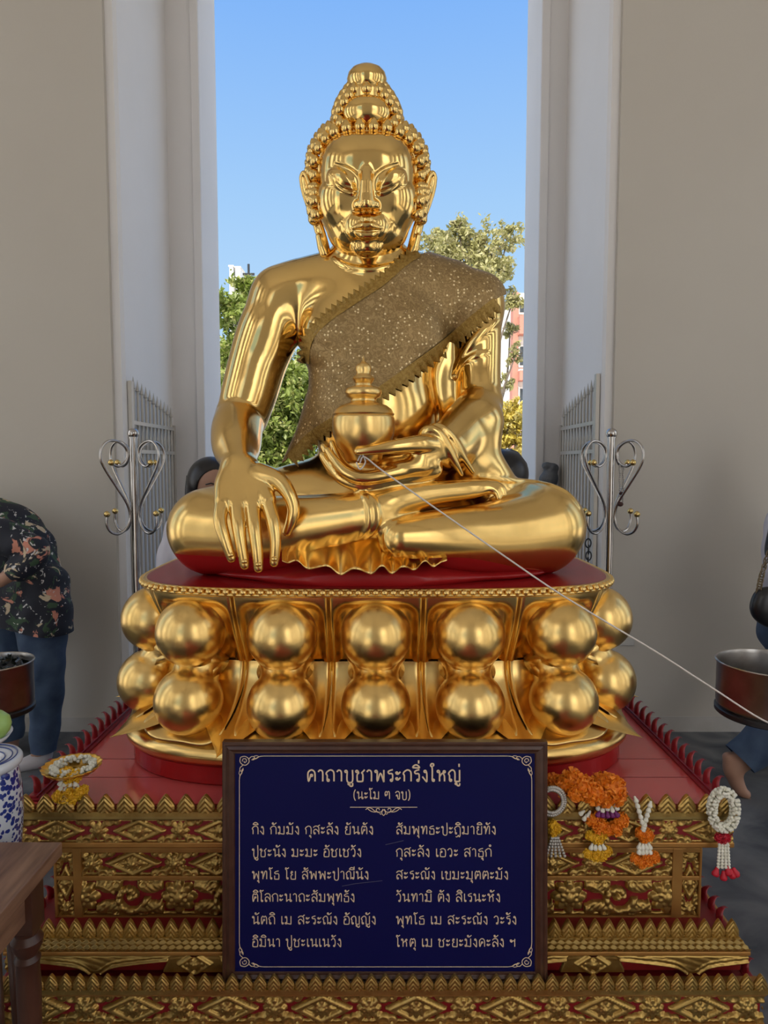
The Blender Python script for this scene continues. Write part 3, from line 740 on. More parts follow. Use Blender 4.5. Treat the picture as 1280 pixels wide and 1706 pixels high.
for i in range(NP):
    cp = cent[i - 1] - (PER if i == 0 else 0); cn = cent[(i + 1) % NP] + (PER if i == NP - 1 else 0)
    s0, s1 = (cp + cent[i]) / 2, (cent[i] + cn) / 2; w = (s1 - s0)
    u = np.linspace(-1, 1, 37); v = np.linspace(0, 1, 27)
    sm = (s0 + s1) / 2 + u * w / 2
    # upper petal: an arched panel, hollow inside its rim, leaning in to the waist
    rows = []
    for t in v:
        z = ZT_ + (ZW_ - ZT_) * t
        off = 0.022 - 0.10 * t ** 1.25
        hw_, hh = w / 2 - 0.006, (ZT_ - ZW_) 
        qx = np.abs(u) * w / 2 - (hw_ - 0.05); qy = np.full_like(u, (0.05 - t * hh) + 0.012 - 0.0); qy = np.maximum(qy, 0)
        sd = np.hypot(np.maximum(qx, 0), qy) - 0.044
        rel = -0.016 * smooth01(-sd / 0.020 + 0.15) - 0.012 * smooth01((np.abs(u) - 0.955) / 0.045)
        p, nn = plan(sm, 0.0); P = p + nn * (off + rel)[:, None]
        rows.append(np.column_stack([P, np.full(len(u), z)]))
    m = MB().grid(np.array(rows)); pet = m.build('upper_petal', GOLD, pedestal, True)
    pc, nc = plan(cent[i], -0.005)
    c = np.array((pc[0], pc[1], 1.083)); ax = np.array((nc[0] * 0.42, nc[1] * 0.42, 1.0))
    R = 0.0965
    prof = [(0.080, -0.118), (0.069, -0.102), (0.064, -0.088)] + [(R * math.sin(a), -R * math.cos(a)) for a in np.linspace(0.78, math.pi, 22)]
    MB().lathe(prof, c, 40, axis=ax).build('petal_boss', GOLD_SATIN, pet, True)
    # lower petal: a spoon flaring out to the foot
    rows = []
    for t in v:
        t2 = t
        zb = ZB_ + 0.040 * np.abs(u) ** 4
        z = ZW_ + (zb - ZW_) * t2
        off = -0.088 + 0.008 * t2 + 0.160 * t2 ** 2.1 - 0.018 * t2 * np.abs(u) ** 3
        rel = -0.016 * smooth01((np.abs(u) - 0.93) / 0.07) - 0.016 * smooth01(1 - np.abs(u) / 0.75) * smooth01(t2 * 2)
        squeeze = 1 - 0.10 * t2 ** 3 * np.abs(u) ** 2
        p, nn = plan((s0 + s1) / 2 + u * squeeze * w / 2, 0.0); P = p + nn * (off + rel)[:, None]
        rows.append(np.column_stack([P, z]))
    lip = rows[-1].copy(); p, nn = plan((s0 + s1) / 2 + u * w / 2, 0.0)
    lip2 = lip.copy(); lip2[:, :2] += nn * 0.004; lip2[:, 2] -= 0.006
    lip3 = lip.copy(); lip3[:, :2] -= nn * 0.045; lip3[:, 2] -= 0.008
    pet = MB().grid(np.array(rows + [lip2, lip3])).build('lower_petal', GOLD_SATIN, pedestal, True)
    pc, nc = plan(cent[i], 0.012)
    c = np.array((pc[0], pc[1], 0.893)); ax = np.array((nc[0] * -0.55, nc[1] * -0.55, 1.0)); R = 0.095
    prof = [(R * math.sin(a), -R * math.cos(a)) for a in np.linspace(0, 2.36, 22)] + [(0.064, 0.086), (0.068, 0.104), (0.082, 0.125)]
    MB().lathe(prof, c, 40, axis=ax).build('petal_boss', GOLD_SATIN, pet, True)
    # pointed tip of the under-leaf between two petals
    rows = []
    for t in np.linspace(0, 1, 16):
        z = ZW_ - 0.03 + (0.800 - ZW_ + 0.03) * t
        half = 0.006 + 0.100 * smooth01(t / 0.66) if t < 0.66 else 0.106 * (1 - (t - 0.66) / 0.34) + 0.0008
        k = np.linspace(-1, 1, 9)
        p, nn = plan(s1 + k * half, 0.0)
        off = -0.096 + 0.046 * t + 0.205 * t ** 2.5 - 0.014 * np.abs(k)
        P = p + nn * off[:, None]; rows.append(np.column_stack([P, np.full(9, z)]))
    MB().grid(np.array(rows)).build('petal_tip', GOLD, pedestal, True)
# seat board with its rim of beads
s_ = np.linspace(0, PER, 241)[:-1]
def ringrow(off, z): p, _ = plan(s_, off); return np.column_stack([p, np.full(len(p), z)])
SEAT = 1.214
rows = [ringrow(o, z) for o, z in ((-0.10, 1.10), (0.02, ZT_ - 0.002), (0.030, ZT_ + 0.002), (0.030, ZT_ + 0.008), (0.018, ZT_ + 0.010), (0.018, ZT_ + 0.016), (0.024, 1.210), (0.020, 1.214), (0.010, SEAT))]
band = MB().grid(np.array(rows), closed=True).build('bead_rim', GOLD, pedestal, True)
rows = [ringrow(o, SEAT + 0.0005) for o in (0.012, -0.06, -0.15, -0.25, -0.36)]
m = MB().grid(np.array(rows), closed=True); rr = rows[-1]; m.add(rr, [tuple(range(len(rr)))]); m.build('seat_board', RED_GLOSS, pedestal)
nb = int(PER / 0.0235); ss = np.arange(nb) * PER / nb; p, nn = plan(ss, 0.026)
order = np.argsort(p[:, 1])[:100]; rest = MB(); beads0 = None
for i in range(nb):
    c = np.array((p[i, 0], p[i, 1], ZT_ + 0.0125))
    if i in order:
        if beads0 is None: beads0 = MB().ball(c, (0.0098, 0.0098, 0.0095), 14, 9).build('bead', GOLD_SATIN, band, True, loc=c)
        else:
            o = beads0.copy(); COL.objects.link(o); o.parent = band; o.location = Vector(c) - root_loc(band)
    else: rest.ball(c, 0.0098, 10, 6)
o = rest.build('beads_behind', GOLD_SATIN, band, True); o['kind'] = 'stuff'
rows = [ringrow(o, z) for o, z in ((-0.14, 0.985), (-0.10, 0.83), (0.02, 0.800), (0.050, 0.796), (0.074, 0.786), (0.084, 0.769), (0.080, 0.752), (0.066, 0.739), (0.05, 0.735), (0.02, 0.734))]
MB().grid(np.array(rows), closed=True).build('base_ring', GOLD, pedestal, True)
rows = [ringrow(o, z) for o, z in ((0.00, 0.736), (0.055, 0.735), (0.060, 0.732), (0.060, 0.686), (0.056, 0.6815), (-0.1, 0.6815))]
MB().grid(np.array(rows), closed=True).build('base_plinth', RED_GLOSS, pedestal, False)

# gold skirt of the robe fanned out on the seat, with a wavy hem
for sx, x0, x1, yt0, yt1, ph in ((1, 470, 745, 900, 900, 0.0),):
    nu, nv = 221, 14; px = np.linspace(x0, x1, nu); rows = []
    t = (px - x0) / (x1 - x0)
    wave = np.sin(t * 2 * math.pi * 6.5 + 1.3 * np.sin(t * 7 + 1)); env = np.clip(np.minimum(t, 1 - t) * 9, 0.15, 1)
    hem = 934 + 18 * np.sin(math.pi * t) ** 0.8 + 8 * wave * env * (0.7 + 0.3 * np.sin(t * 23))
    for k in np.linspace(0, 1, nv):
        top = 893 + 4 * np.cos(t * 7)
        py = top + (hem - top) * k
        Yd = 1.925 - 0.070 * k ** 1.4 - 0.040 * np.sin(math.pi * t) * k + 0.013 * wave * env * k ** 3
        P = np.array([at(a, b, y) for a, b, y in zip(px, py, Yd)]); P[:, 2] = np.maximum(P[:, 2], SEAT + 0.003); rows.append(P)
    G_ = np.array(rows); back = G_ + (0, 0.007, -0.002)
    V2 = np.concatenate([G_, back[::-1]], 0); V2[:, :, 2] = np.maximum(V2[:, :, 2], SEAT + 0.002)
    MB().grid(V2, closed=False).build('robe_hem', GOLD, buddha, True)
# ================================================================ the carved red and gold altar
def zat(py, Y): return float(at(640, py, Y)[2])
def xat(px, py, Y): return float(at(px, py, Y)[0])
altar = thing('altar_table', 'carved red and gold altar table carrying the lotus pedestal and statue', 'altar', (-0.02, 2.25, zat(1622, 1.67)))
base = thing('altar_platform', 'broad carved gold and red base step under the altar table', 'altar base', (-0.02, 2.25, 0.0))
YT, YD, YC, YL = 1.70, 1.765, 1.655, 1.615; YQ = 1.70            # fronts: top slab, recessed die, foot cornice, bottom step
BK = 2.92                                           # back of the altar
AX0, AX1 = xat(28, 1360, YT), xat(1226, 1360, YT)
TOPZ = 0.680
def slab(name, mat, parent, x0, x1, y0, z0, z1, y1=BK, bev=0.0): return MB().box((x0, y0, z0), (x1, y1, z1), bev=bev).build(name, mat, parent)

def ridge(d, c, w): return np.clip(1 - ((d - c) / w) ** 2, 0, 1)
def rosette(x, z, R, n, h0=1.0):
    r = np.hypot(x, z) / R; th = np.arctan2(z, x); o = np.zeros_like(r)
    for k, (ro, sc) in enumerate(((1.0, .75), (0.66, .92))):
        lim = ro * (0.74 + 0.26 * np.abs(np.cos((th + k * math.pi / n) * n / 2)))
        pet = np.clip((lim - r) / 0.18, 0, 1) * sc * (0.72 + 0.28 * np.abs(np.cos((th + k * math.pi / n) * n / 2)) ** 0.5)
        o = np.maximum(o, pet)
    return np.maximum(o, np.where(r < 0.27, 0.75 + 0.45 * np.sqrt(np.clip(1 - (r / 0.27) ** 2, 0, 1)), 0)) * h0
def serr(t, n): return 0.72 + 0.28 * np.abs(np.sin(t * n))
def band_diamond(P):
    """lozenges and rosettes by turns; unit height, period P"""
    def f(x, z):
        xm = (x + P / 2) % P - P / 2; xr = (x % P) - P / 2; az = np.abs(z)
        a = P * 0.335; d = np.abs(xm) / a + az / 0.56
        leafy = serr(xm * 1.0 - az * 2.2, 15)
        o = np.where((d > 0.58) & (d < 1.0), 0.50 + 0.45 * ridge(d, 0.78, 0.22) * leafy, 0)          # broad leafy frame
        o = np.maximum(o, np.where((d < 0.50), 0.35 + 0.35 * serr(np.abs(xm) - az * 1.5, 13) * ridge(d, 0.36, 0.2), 0) * (np.abs(xm) < a * .52))
        o = np.maximum(o, rosette(xm * 0.85, z, 0.36, 8) * 1.0)
        # rosette between two lozenges, with curling leaves filling the corners
        o = np.maximum(o, rosette(xr, z, 0.43, 8))
        q = az - 0.44
        for cx, rr_, w_ in ((0.50, 0.15, 0.10), (0.80, 0.10, 0.09)):
            dd = np.hypot(np.abs(xr) - cx, q); o = np.maximum(o, np.where((d > 1.06), (0.45 + 0.4 * ridge(dd, rr_, w_)) * (dd < rr_ + w_) * serr(dd * 3, 9), 0))
        dd = np.hypot((np.abs(xr) - 0.33) * 1.0, (az - 0.30) * 1.3); o = np.maximum(o, np.where(d > 1.06, ridge(dd, 0, 0.20) * .8 * serr(xr * 2 + az * 3, 8), 0))
        o = np.maximum(o, np.where((az > 0.43) & (d > 1.04), 0.35 + 0.2 * np.abs(np.sin(xr * 15)), 0) * (az < .5))
        return o
    return f
def band_scroll(P):
    def f(x, z):
        xr = (x + P / 2) % P - P / 2; xs = x % P - P / 2; az = np.abs(z); o = rosette(xr, z, 0.50, 8)
        r = np.hypot(xs, z + 0.02); th = np.arctan2(z + 0.02, xs)
        ph = (th + 2 * math.pi) % (2 * math.pi)
        spir = 0.14 + 0.050 * ph
        o = np.maximum(o, (0.45 + 0.55 * ridge(r, spir, 0.095)) * (np.abs(r - spir) < 0.09) * serr(th, 5)); o = np.maximum(o, ridge(r, 0.0, 0.12))
        st = 0.36 * np.sin((x / P) * 2 * math.pi + 0.6); o = np.maximum(o, np.where(np.abs(z - st) < .10, .4 + .5 * ridge(z, st, 0.10), 0) * (np.abs(xr) > .46) * (r > .42))
        for k in (-1, 1):
            for cx, cz, R1, R2 in ((0.62, 0.27, .30, .16), (0.95, 0.33, .24, .12)):
                lx = np.abs(xs) - cx; e = (lx + k * z * .4) / R1; g_ = (z - k * cz) / R2
                d = np.hypot(e, g_); o = np.maximum(o, np.where((d < 1) & (np.abs(xr) > .42), .35 + .55 * np.sqrt(np.clip(1 - d * d, 0, 1)) * serr(lx * 2.2 + z * 2, 9), 0))
            d2 = np.hypot(np.abs(xs) - 0.36, z - k * 0.40); o = np.maximum(o, np.where(np.abs(d2 - .10) < .06, .35 + .5 * ridge(d2, 0.10, 0.06), 0))
        o = np.maximum(o, np.where(az > .45, .30 + .15 * np.abs(np.sin(x * 11)), 0))
        return o * (az < .495)
    return f
def band_leaves(x, z):
    q = (x * 1.55 + 0.5 * (np.floor(z * 2.0) % 2)) % 1 - 0.5; zz = (z * 2.0) % 1 - 0.5
    return np.clip(1.25 - (np.abs(q) * 1.5 + np.abs(zz + 0.15 - np.abs(q) * .8) * 1.9), 0, 1)
def band_vertical(P):
    g = band_diamond(P); return lambda x, z: g(z, x)
def relief(name, fn, x0, x1, zt, zb, Y, depth, parent, mat=None, res=0.0022, unit=None, slope=0.0, xo=0.0, side=None):
    """carved openwork: fn(x, z) gives the height, x and z measured in band heights from the middle"""
    hgt = zt - zb; unit = unit or hgt; nx = max(6, int((x1 - x0) / res)); nz = max(6, int(hgt / res))
    X, Z = np.meshgrid(np.linspace(x0, x1, nx), np.linspace(zb, zt, nz)); h = fn((X - xo) / unit, (Z - (zt + zb) / 2) / unit)
    Yq = Y + slope * (Z - zt) / hgt - depth * h + 0.001
    V = np.stack([X, Yq, Z], -1).reshape(-1, 3); i = np.arange(nx * nz).reshape(nz, nx)
    q = np.stack([i[:-1, :-1], i[:-1, 1:], i[1:, 1:], i[1:, :-1]], -1).reshape(-1, 4)
    keep = (h.reshape(-1)[q] > 0.03).any(1); q = q[keep]
    used = np.unique(q); re = np.full(nx * nz, -1); re[used] = np.arange(len(used))
    if side is not None: V = side(V)
    return mesh_obj(name, V[used], re[q], mat or GOLD_CARVED, parent, True)

def leaf_mesh(w, h, th, mat_name, detail=True):
    """pointed flame leaf standing in the x-z plane, face towards -y, origin at the middle of its foot"""
    nx, nz = 19, 23; V = []; rows = []
    for k in np.linspace(0, 1, nz):
        half = 0.5 * w * (0.80 + 0.20 * math.sin(k * 9.0) * (k < .35) if k < 0.30 else (1 - ((k - 0.30) / 0.70)) ** 0.72 * (1.0 - .0) + 0.02 * (k < .98))
        x = np.linspace(-1, 1, nx) * half; z = np.full(nx, k * h)
        u = x / (0.5 * w)
        y = -th * (0.35 + 0.65 * np.sqrt(np.clip(1 - np.linspace(-1, 1, nx) ** 2, 0, 1)))
        if detail: y = y - th * 0.6 * np.abs(np.sin((np.abs(u) * 1.6 + k * 2.6) * 4.2)) * np.sqrt(np.clip(1 - np.linspace(-1, 1, nx) ** 2, 0, 1))
        rows.append(np.stack([x, y, z], 1))
    G_ = np.array(rows); b = G_.copy(); b[:, :, 1] = 0.004
    m = MB(); m.grid(G_); m.grid(b, flip=True)
    e = lambda a, c, fl: m.grid(np.stack([a, c], 0), flip=fl)
    e(G_[:, 0], b[:, 0], False); e(G_[:, -1], b[:, -1], True); e(G_[0], b[0], True)
    return m
def leaf_row(name, sub, mat, parent, x0, x1, Y, z, w, h, pitch, th=0.006, railh=0.010, cap=100):
    rail = MB().box((x0, Y - 0.006, z - railh), (x1, Y + 0.008, z + 0.002)).build(name, mat, parent)
    n = int(round((x1 - x0) / pitch)); first = None
    for i in range(n):
        c = (x0 + (i + 0.5) * (x1 - x0) / n, Y, z)
        if first is None:
            m = leaf_mesh(w, h, th, sub); m.V = [v + np.array(c) for v in m.V]; first = m.build(sub, mat, rail, True, loc=c)
        else:
            o = first.copy(); COL.objects.link(o); o.parent = rail; o.location = Vector(c) - root_loc(rail)
    return rail

# --- table: top slab
z1353, z1367, z1404, z1413 = (zat(p, YT) for p in (1353, 1367, 1404, 1413))
slab('top_board', RED_TOP, altar, AX0 + 0.03, AX1 - 0.03, YT + 0.012, z1413, TOPZ)
slab('top_moulding', GOLD_PALE, altar, AX0 - 0.004, AX1 + 0.004, YT - 0.004, z1367 + 0.002, z1353, YT + 0.05, bev=0.004)
slab('frieze_board', RED_DEEP, altar, AX0 + 0.002, AX1 - 0.002, YT + 0.006, z1404, z1367, YT + 0.06)
relief('carved_frieze', band_diamond(3.55), AX0 + 0.004, AX1 - 0.004, z1367, z1404, YT + 0.006, 0.010, altar, xo=xat(95, 1385, YT))
slab('lower_moulding', GOLD_RAIL, altar, AX0, AX1, YT, z1413, z1404, YT + 0.06, bev=0.003)
leaf_row('leaf_crest', 'crest_leaf', GOLD_CARVED, altar, AX0, AX1, YT - 0.004, zat(1351, YT), 0.047, 0.046, 0.0515)
# floor boards of the top: thin joints across
for Yj in (1.86, 1.98): MB().box((AX0 + 0.05, Yj, TOPZ - 0.0005), (AX1 - 0.05, Yj + 0.0022, TOPZ + 0.0006)).build('board_joint', RED_DEEP, altar)
# --- red flame finials along both sides of the top, curling outwards
def finial_mesh(sx, w=0.030, h=0.050):
    rows = []
    for k in np.linspace(0, 1, 14):
        half = 0.5 * w * (0.75 + 0.25 * math.sin(min(k * 3, 1) * math.pi / 2) if k < 0.5 else 0.10 + 0.90 * (1 - (k - 0.5) / 0.5) ** 0.8)
        xo = sx * (0.020 * k ** 5); z = h * (k if k < 0.85 else 0.85 + 0.06 * math.sin((k - 0.85) / .15 * math.pi)); tk = 0.009 * (1 - 0.65 * k)
        a = np.linspace(0, 2 * math.pi, 13)[:-1]
        rows.append(np.stack([xo + tk * np.cos(a), half * np.sin(a), np.full(12, z)], 1))
    m = MB(); m.grid(np.array(rows), closed=True); m.add(rows[-1], [tuple(range(12))]); m.add(rows[0], [tuple(range(11, -1, -1))]); return m
def finial_row(sx, X, y0, y1, z, n, parent, h=0.05):
    rail = MB().box((min(X - 0.012, X + 0.012), y0, z - 0.012), (max(X - 0.012, X + 0.012), y1, z + 0.004), bev=0.003).build('finial_rail', RED_LEAF, parent)
    first = None
    for i in range(n):
        c = (X, y0 + (i + 0.5) * (y1 - y0) / n, z)
        if first is None:
            m = finial_mesh(sx, h=h); m.V = [v + np.array(c) for v in m.V]; first = m.build('flame_finial', RED_LEAF, rail, True, loc=c)
        else:
            o = first.copy(); COL.objects.link(o); o.parent = rail; o.location = Vector(c) - root_loc(rail)
for sx, X in ((-1, AX0 + 0.026), (1, AX1 - 0.026)):
    MB().box((min(X, X - sx * 0.022), YT + 0.02, TOPZ), (max(X, X - sx * 0.022), BK, TOPZ + 0.006)).build('edge_strip', RED_LEAF, altar)
    finial_row(sx, X, YT + 0.03, BK, TOPZ + 0.008, 23, altar)
    MB().box((min(X, X + sx * 0.026), YT + 0.05, z1413), (max(X, X + sx * 0.026), BK, TOPZ - 0.004)).build('side_board', GOLD_RAIL, altar)
# --- table: recessed die with its framed carved panels
DX0, DX1 = xat(90, 1470, YD), xat(1169, 1470, YD)
zD0, zD1 = zat(1535, YD), z1413
slab('die', RED_DEEP, altar, DX0 + 0.004, DX1 - 0.004, YD + 0.012, zD0 - 0.02, zD1)
zz = lambda p: zat(p, YD)
for a, b in ((1413, 1421), (1460, 1467), (1526, 1536)): slab('die_rail', GOLD_RAIL, altar, DX0, DX1, YD, zz(b), zz(a), YD + 0.03, bev=0.002)
for a, b in ((90, 94), (122, 136), (1120, 1137), (1165, 1169)): slab('die_stile', GOLD_RAIL, altar, xat(a, 1470, YD), xat(b, 1470, YD), YD - 0.001, zz(1536), zz(1413), YD + 0.03, bev=0.002)
PX0, PX1 = xat(136, 1470, YD), xat(1120, 1470, YD)
relief('carved_panel', band_diamond(3.45), PX0, PX1, zz(1421), zz(1460), YD + 0.011, 0.013, altar, xo=xat(220, 1440, YD))
relief('carved_scroll', band_scroll(2.65), PX0, PX1, zz(1467), zz(1526), YD + 0.011, 0.016, altar, xo=xat(297, 1495, YD))
for a, b in ((94, 122), (1137, 1165)):
    relief('carved_stile', band_vertical(3.3), xat(a, 1470, YD), xat(b, 1470, YD), zz(1421), zz(1526), YD + 0.011, 0.011, altar, unit=xat(b, 1470, YD) - xat(a, 1470, YD), xo=(xat(a, 1470, YD) + xat(b, 1470, YD)) / 2)
# --- table: foot cornice, leaf rows and bracket feet
CX0, CX1 = xat(24, 1560, YQ), xat(1231, 1560, YQ)
FX0, FX1 = xat(4, 1588, YC), xat(1252, 1588, YC)
slab('foot_board', RED_DEEP, altar, CX0 + 0.01, CX1 - 0.01, YQ + .005, zat(1562, YQ), zat(1556, YQ))
leaf_row('foot_crest', 'foot_leaf', GOLD_CARVED, altar, CX0, CX1, YQ, zat(1560, YQ), 0.036, 0.047, 0.0355, 0.005)
zt, zb = zat(1562, YQ), zat(1586, YC)
m = MB(); m.add([(CX0, YQ + .002, zt), (CX1, YQ + .002, zt), (FX1, YC + 0.002, zb), (FX0, YC + 0.002, zb), (CX0, BK, zt), (CX1, BK, zt), (FX1, BK, zb), (FX0, BK, zb)],
               [(0, 3, 2, 1), (4, 5, 6, 7), (0, 1, 5, 4), (3, 7, 6, 2), (0, 4, 7, 3), (1, 2, 6, 5)]); m.build('foot_cornice', GOLD_RAIL, altar)
ln = math.hypot(YQ - YC, zt - zb); nu, nv = 1500, 26                # leaves carved along the sloping cornice
Uu, Vv = np.meshgrid(np.linspace(0, 1, nu), np.linspace(0, 1, nv)); hgt_ = band_leaves((Uu * (CX1 - CX0)) / ln * 1.5, (Vv - 0.5) * 1.5)
Xq = (CX0 + (CX1 - CX0) * Uu) * (1 - Vv) + (FX0 + (FX1 - FX0) * Uu) * Vv
ny_, nz_ = -(zt - zb) / ln, (YQ - YC) / ln
Pq = np.stack([Xq, YQ + (YC - YQ) * Vv + ny_ * (hgt_ * .006 + .001), zt + (zb - zt) * Vv + nz_ * (hgt_ * .006 + .001)], -1)
i_ = np.arange(nu * nv).reshape(nv, nu); q_ = np.stack([i_[:-1, :-1], i_[1:, :-1], i_[1:, 1:], i_[:-1, 1:]], -1).reshape(-1, 4)
q_ = q_[(hgt_.reshape(-1)[q_] > 0.02).any(1)]; us = np.unique(q_); re_ = np.full(nu * nv, -1); re_[us] = np.arange(len(us))
mesh_obj('carved_leaves', Pq.reshape(-1, 3)[us], re_[q_], GOLD_PALE, altar, True)
slab('foot_rail', GOLD_RAIL, altar, FX0, FX1, YC, zat(1593, YC), zat(1586, YC), bev=0.003)
z0, z1 = zat(1622, YC), zat(1593, YC)
slab('foot_core', RED_DEEP, altar, FX0 + 0.02, FX1 - 0.02, YC + 0.012, z0, z1)
def feet(x, z):
    """bracket feet: a long double-curved apron between scrolled blocks; x in band heights"""
    P = 10.9; q = np.abs((x + P / 2) % P - P / 2) / (P / 2)            # 0 in the middle of an apron, 1 at a foot
    mid = -0.20 + 0.50 * np.abs(np.sin(q * math.pi * 0.5)) ** 1.3 - 0.45 * np.exp(-(q * 9) ** 2)
    up = 0.5
    o = np.where(z > mid, 0.42 + 0.3 * serr(x * 1.0 + z * 3, 3.0) * (z < up), 0)
    o = np.maximum(o, ridge(z, mid, 0.14) * 1.0); o = np.maximum(o, ridge(z, mid + 0.26, 0.08) * .9 * (z < .47))
    xf = (x % P) - P / 2
    blk = (np.abs(xf) < 1.55 - 0.45 * z)
    o = np.where(blk, np.maximum(o * .5, 0.45 + 0.5 * np.maximum(ridge(np.abs(xf) / 1.5 + np.abs(z), .55, .16), rosette(xf * .6, z, 0.4, 6))), o)
    return o
relief('bracket_feet', feet, FX0 + 0.006, FX1 - 0.006, z1, z0, YC + 0.011, 0.016, altar, GOLD_CARVED, xo=xat(158, 1605, YC))
# red finials along the sides of the foot
for sx, X in ((-1, CX0 + 0.02), (1, CX1 - 0.02)): finial_row(sx, X, 1.74, BK, zat(1560, YQ), 26, altar, h=0.042)
# --- base step
BX0, BX1 = xat(-18, 1648, YL), xat(1279, 1648, YL)
zl0 = zat(1650, YL); zl1 = zat(1661, YL)
slab('step_board', RED_DEEP, base, BX0 + 0.01, BX1 - 0.01, YL + 0.012, 0.0, zl0 - 0.004, BK + 0.06)
slab('step_moulding', GOLD_RAIL, base, BX0, BX1, YL, zl1, zl0, YL + 0.05, bev=0.003)
leaf_row('step_crest', 'step_leaf', GOLD_CARVED, base, BX0, BX1, YL, zat(1648, YL), 0.034, 0.039, 0.0345, 0.005)
relief('carved_frieze', band_diamond(3.3), BX0 + 0.004, BX1 - 0.004, zl1 - 0.001, zl1 - 0.072, YL + 0.011, 0.012, base, xo=xat(220, 1680, YL))
slab('bottom_moulding', GOLD_RAIL, base, BX0, BX1, YL, zl1 - 0.085, zl1 - 0.072, YL + 0.05, bev=0.003)
slab('bottom_plinth', RED_DEEP, base, BX0 - 0.02, BX1 + 0.02, YL - 0.02, 0.0, 0.06, YL + 0.05)
for sx, X in ((1, BX1 - 0.02), (-1, BX0 + 0.02)): finial_row(sx, X, 1.66, BK + .05, zl0 - .004, 28, base, h=0.040)
# ================================================================ framed prayer board in front of the altar
def sgn(px, py, lift=0.0):
    Y = 1.636 + (1640 - py) / 408 * 0.032
    return at(px, py, Y) + np.array((0, -0.0775, 0.0)) * 0 + np.array((0, -lift, lift * 0.05))
sign = thing('prayer_board', 'framed dark blue board with golden Thai verses, propped against the altar front', 'sign', sgn(642, 1634))
WOOD_DARK = material('dark_frame_wood', (0.060, 0.024, 0.014), 0.28, noise=(30, 0.6, (0.095, 0.042, 0.024)))
NAVY = material('navy_board', (0.003, 0.004, 0.062), 0.5, noise=(3, 0.4, (0.004, 0.005, 0.075)), spec=0.18)
PRINT = material('cream_gold_print', (0.82, 0.64, 0.43), 0.45)
SX0, SX1, SY0, SY1 = 372, 911, 1234, 1637
def ring(l, t): return [sgn(SX0 + l, SY0 + l, t), sgn(SX1 - l, SY0 + l, t), sgn(SX1 - l, SY1 - l, t), sgn(SX0 + l, SY1 - l, t)]
m = MB(); prof = [(0, -0.012), (0, 0.010), (2, 0.0125), (5, 0.0125), (7, 0.010), (12, 0.013), (17, 0.0085), (19, 0.0085), (20.5, 0.004), (20.5, -0.004)]
m.grid(np.array([ring(l, t) for l, t in prof]), closed=True); m.build('frame', WOOD_DARK, sign, auto=0.6)
m = MB(); q = ring(19, 0.004); q2 = ring(2, -0.012); m.add(q, [(0, 1, 2, 3)]); m.add(q2, [(0, 1, 2, 3)]); m.build('panel', NAVY, sign)
def ribbon(mb, P, w, lift=0.0052):
    """flat painted stroke along pixel polyline P, w wide in pixels"""
    P = np.asarray(P, float); T_ = np.gradient(P, axis=0); T_ /= np.linalg.norm(T_, axis=1)[:, None] + 1e-9
    Nn = np.stack([-T_[:, 1], T_[:, 0]], 1) * (np.asarray(w).reshape(-1, 1) if not np.isscalar(w) else w) / 2
    A, B_ = P + Nn, P - Nn
    mb.grid(np.array([[sgn(x, y, lift) for x, y in A], [sgn(x, y, lift) for x, y in B_]]))
def sm2(P, n=5, closed=False): return smooth_path([(a, b, 0) for a, b in P], n, closed)[:, :2]
def arcpts(cx, cy, r, n=13, a0=0, a1=2 * math.pi): return [(cx + r * math.cos(t), cy + r * math.sin(t)) for t in np.linspace(a0, a1, n)]
TL = ('o', .13, .87, .105)
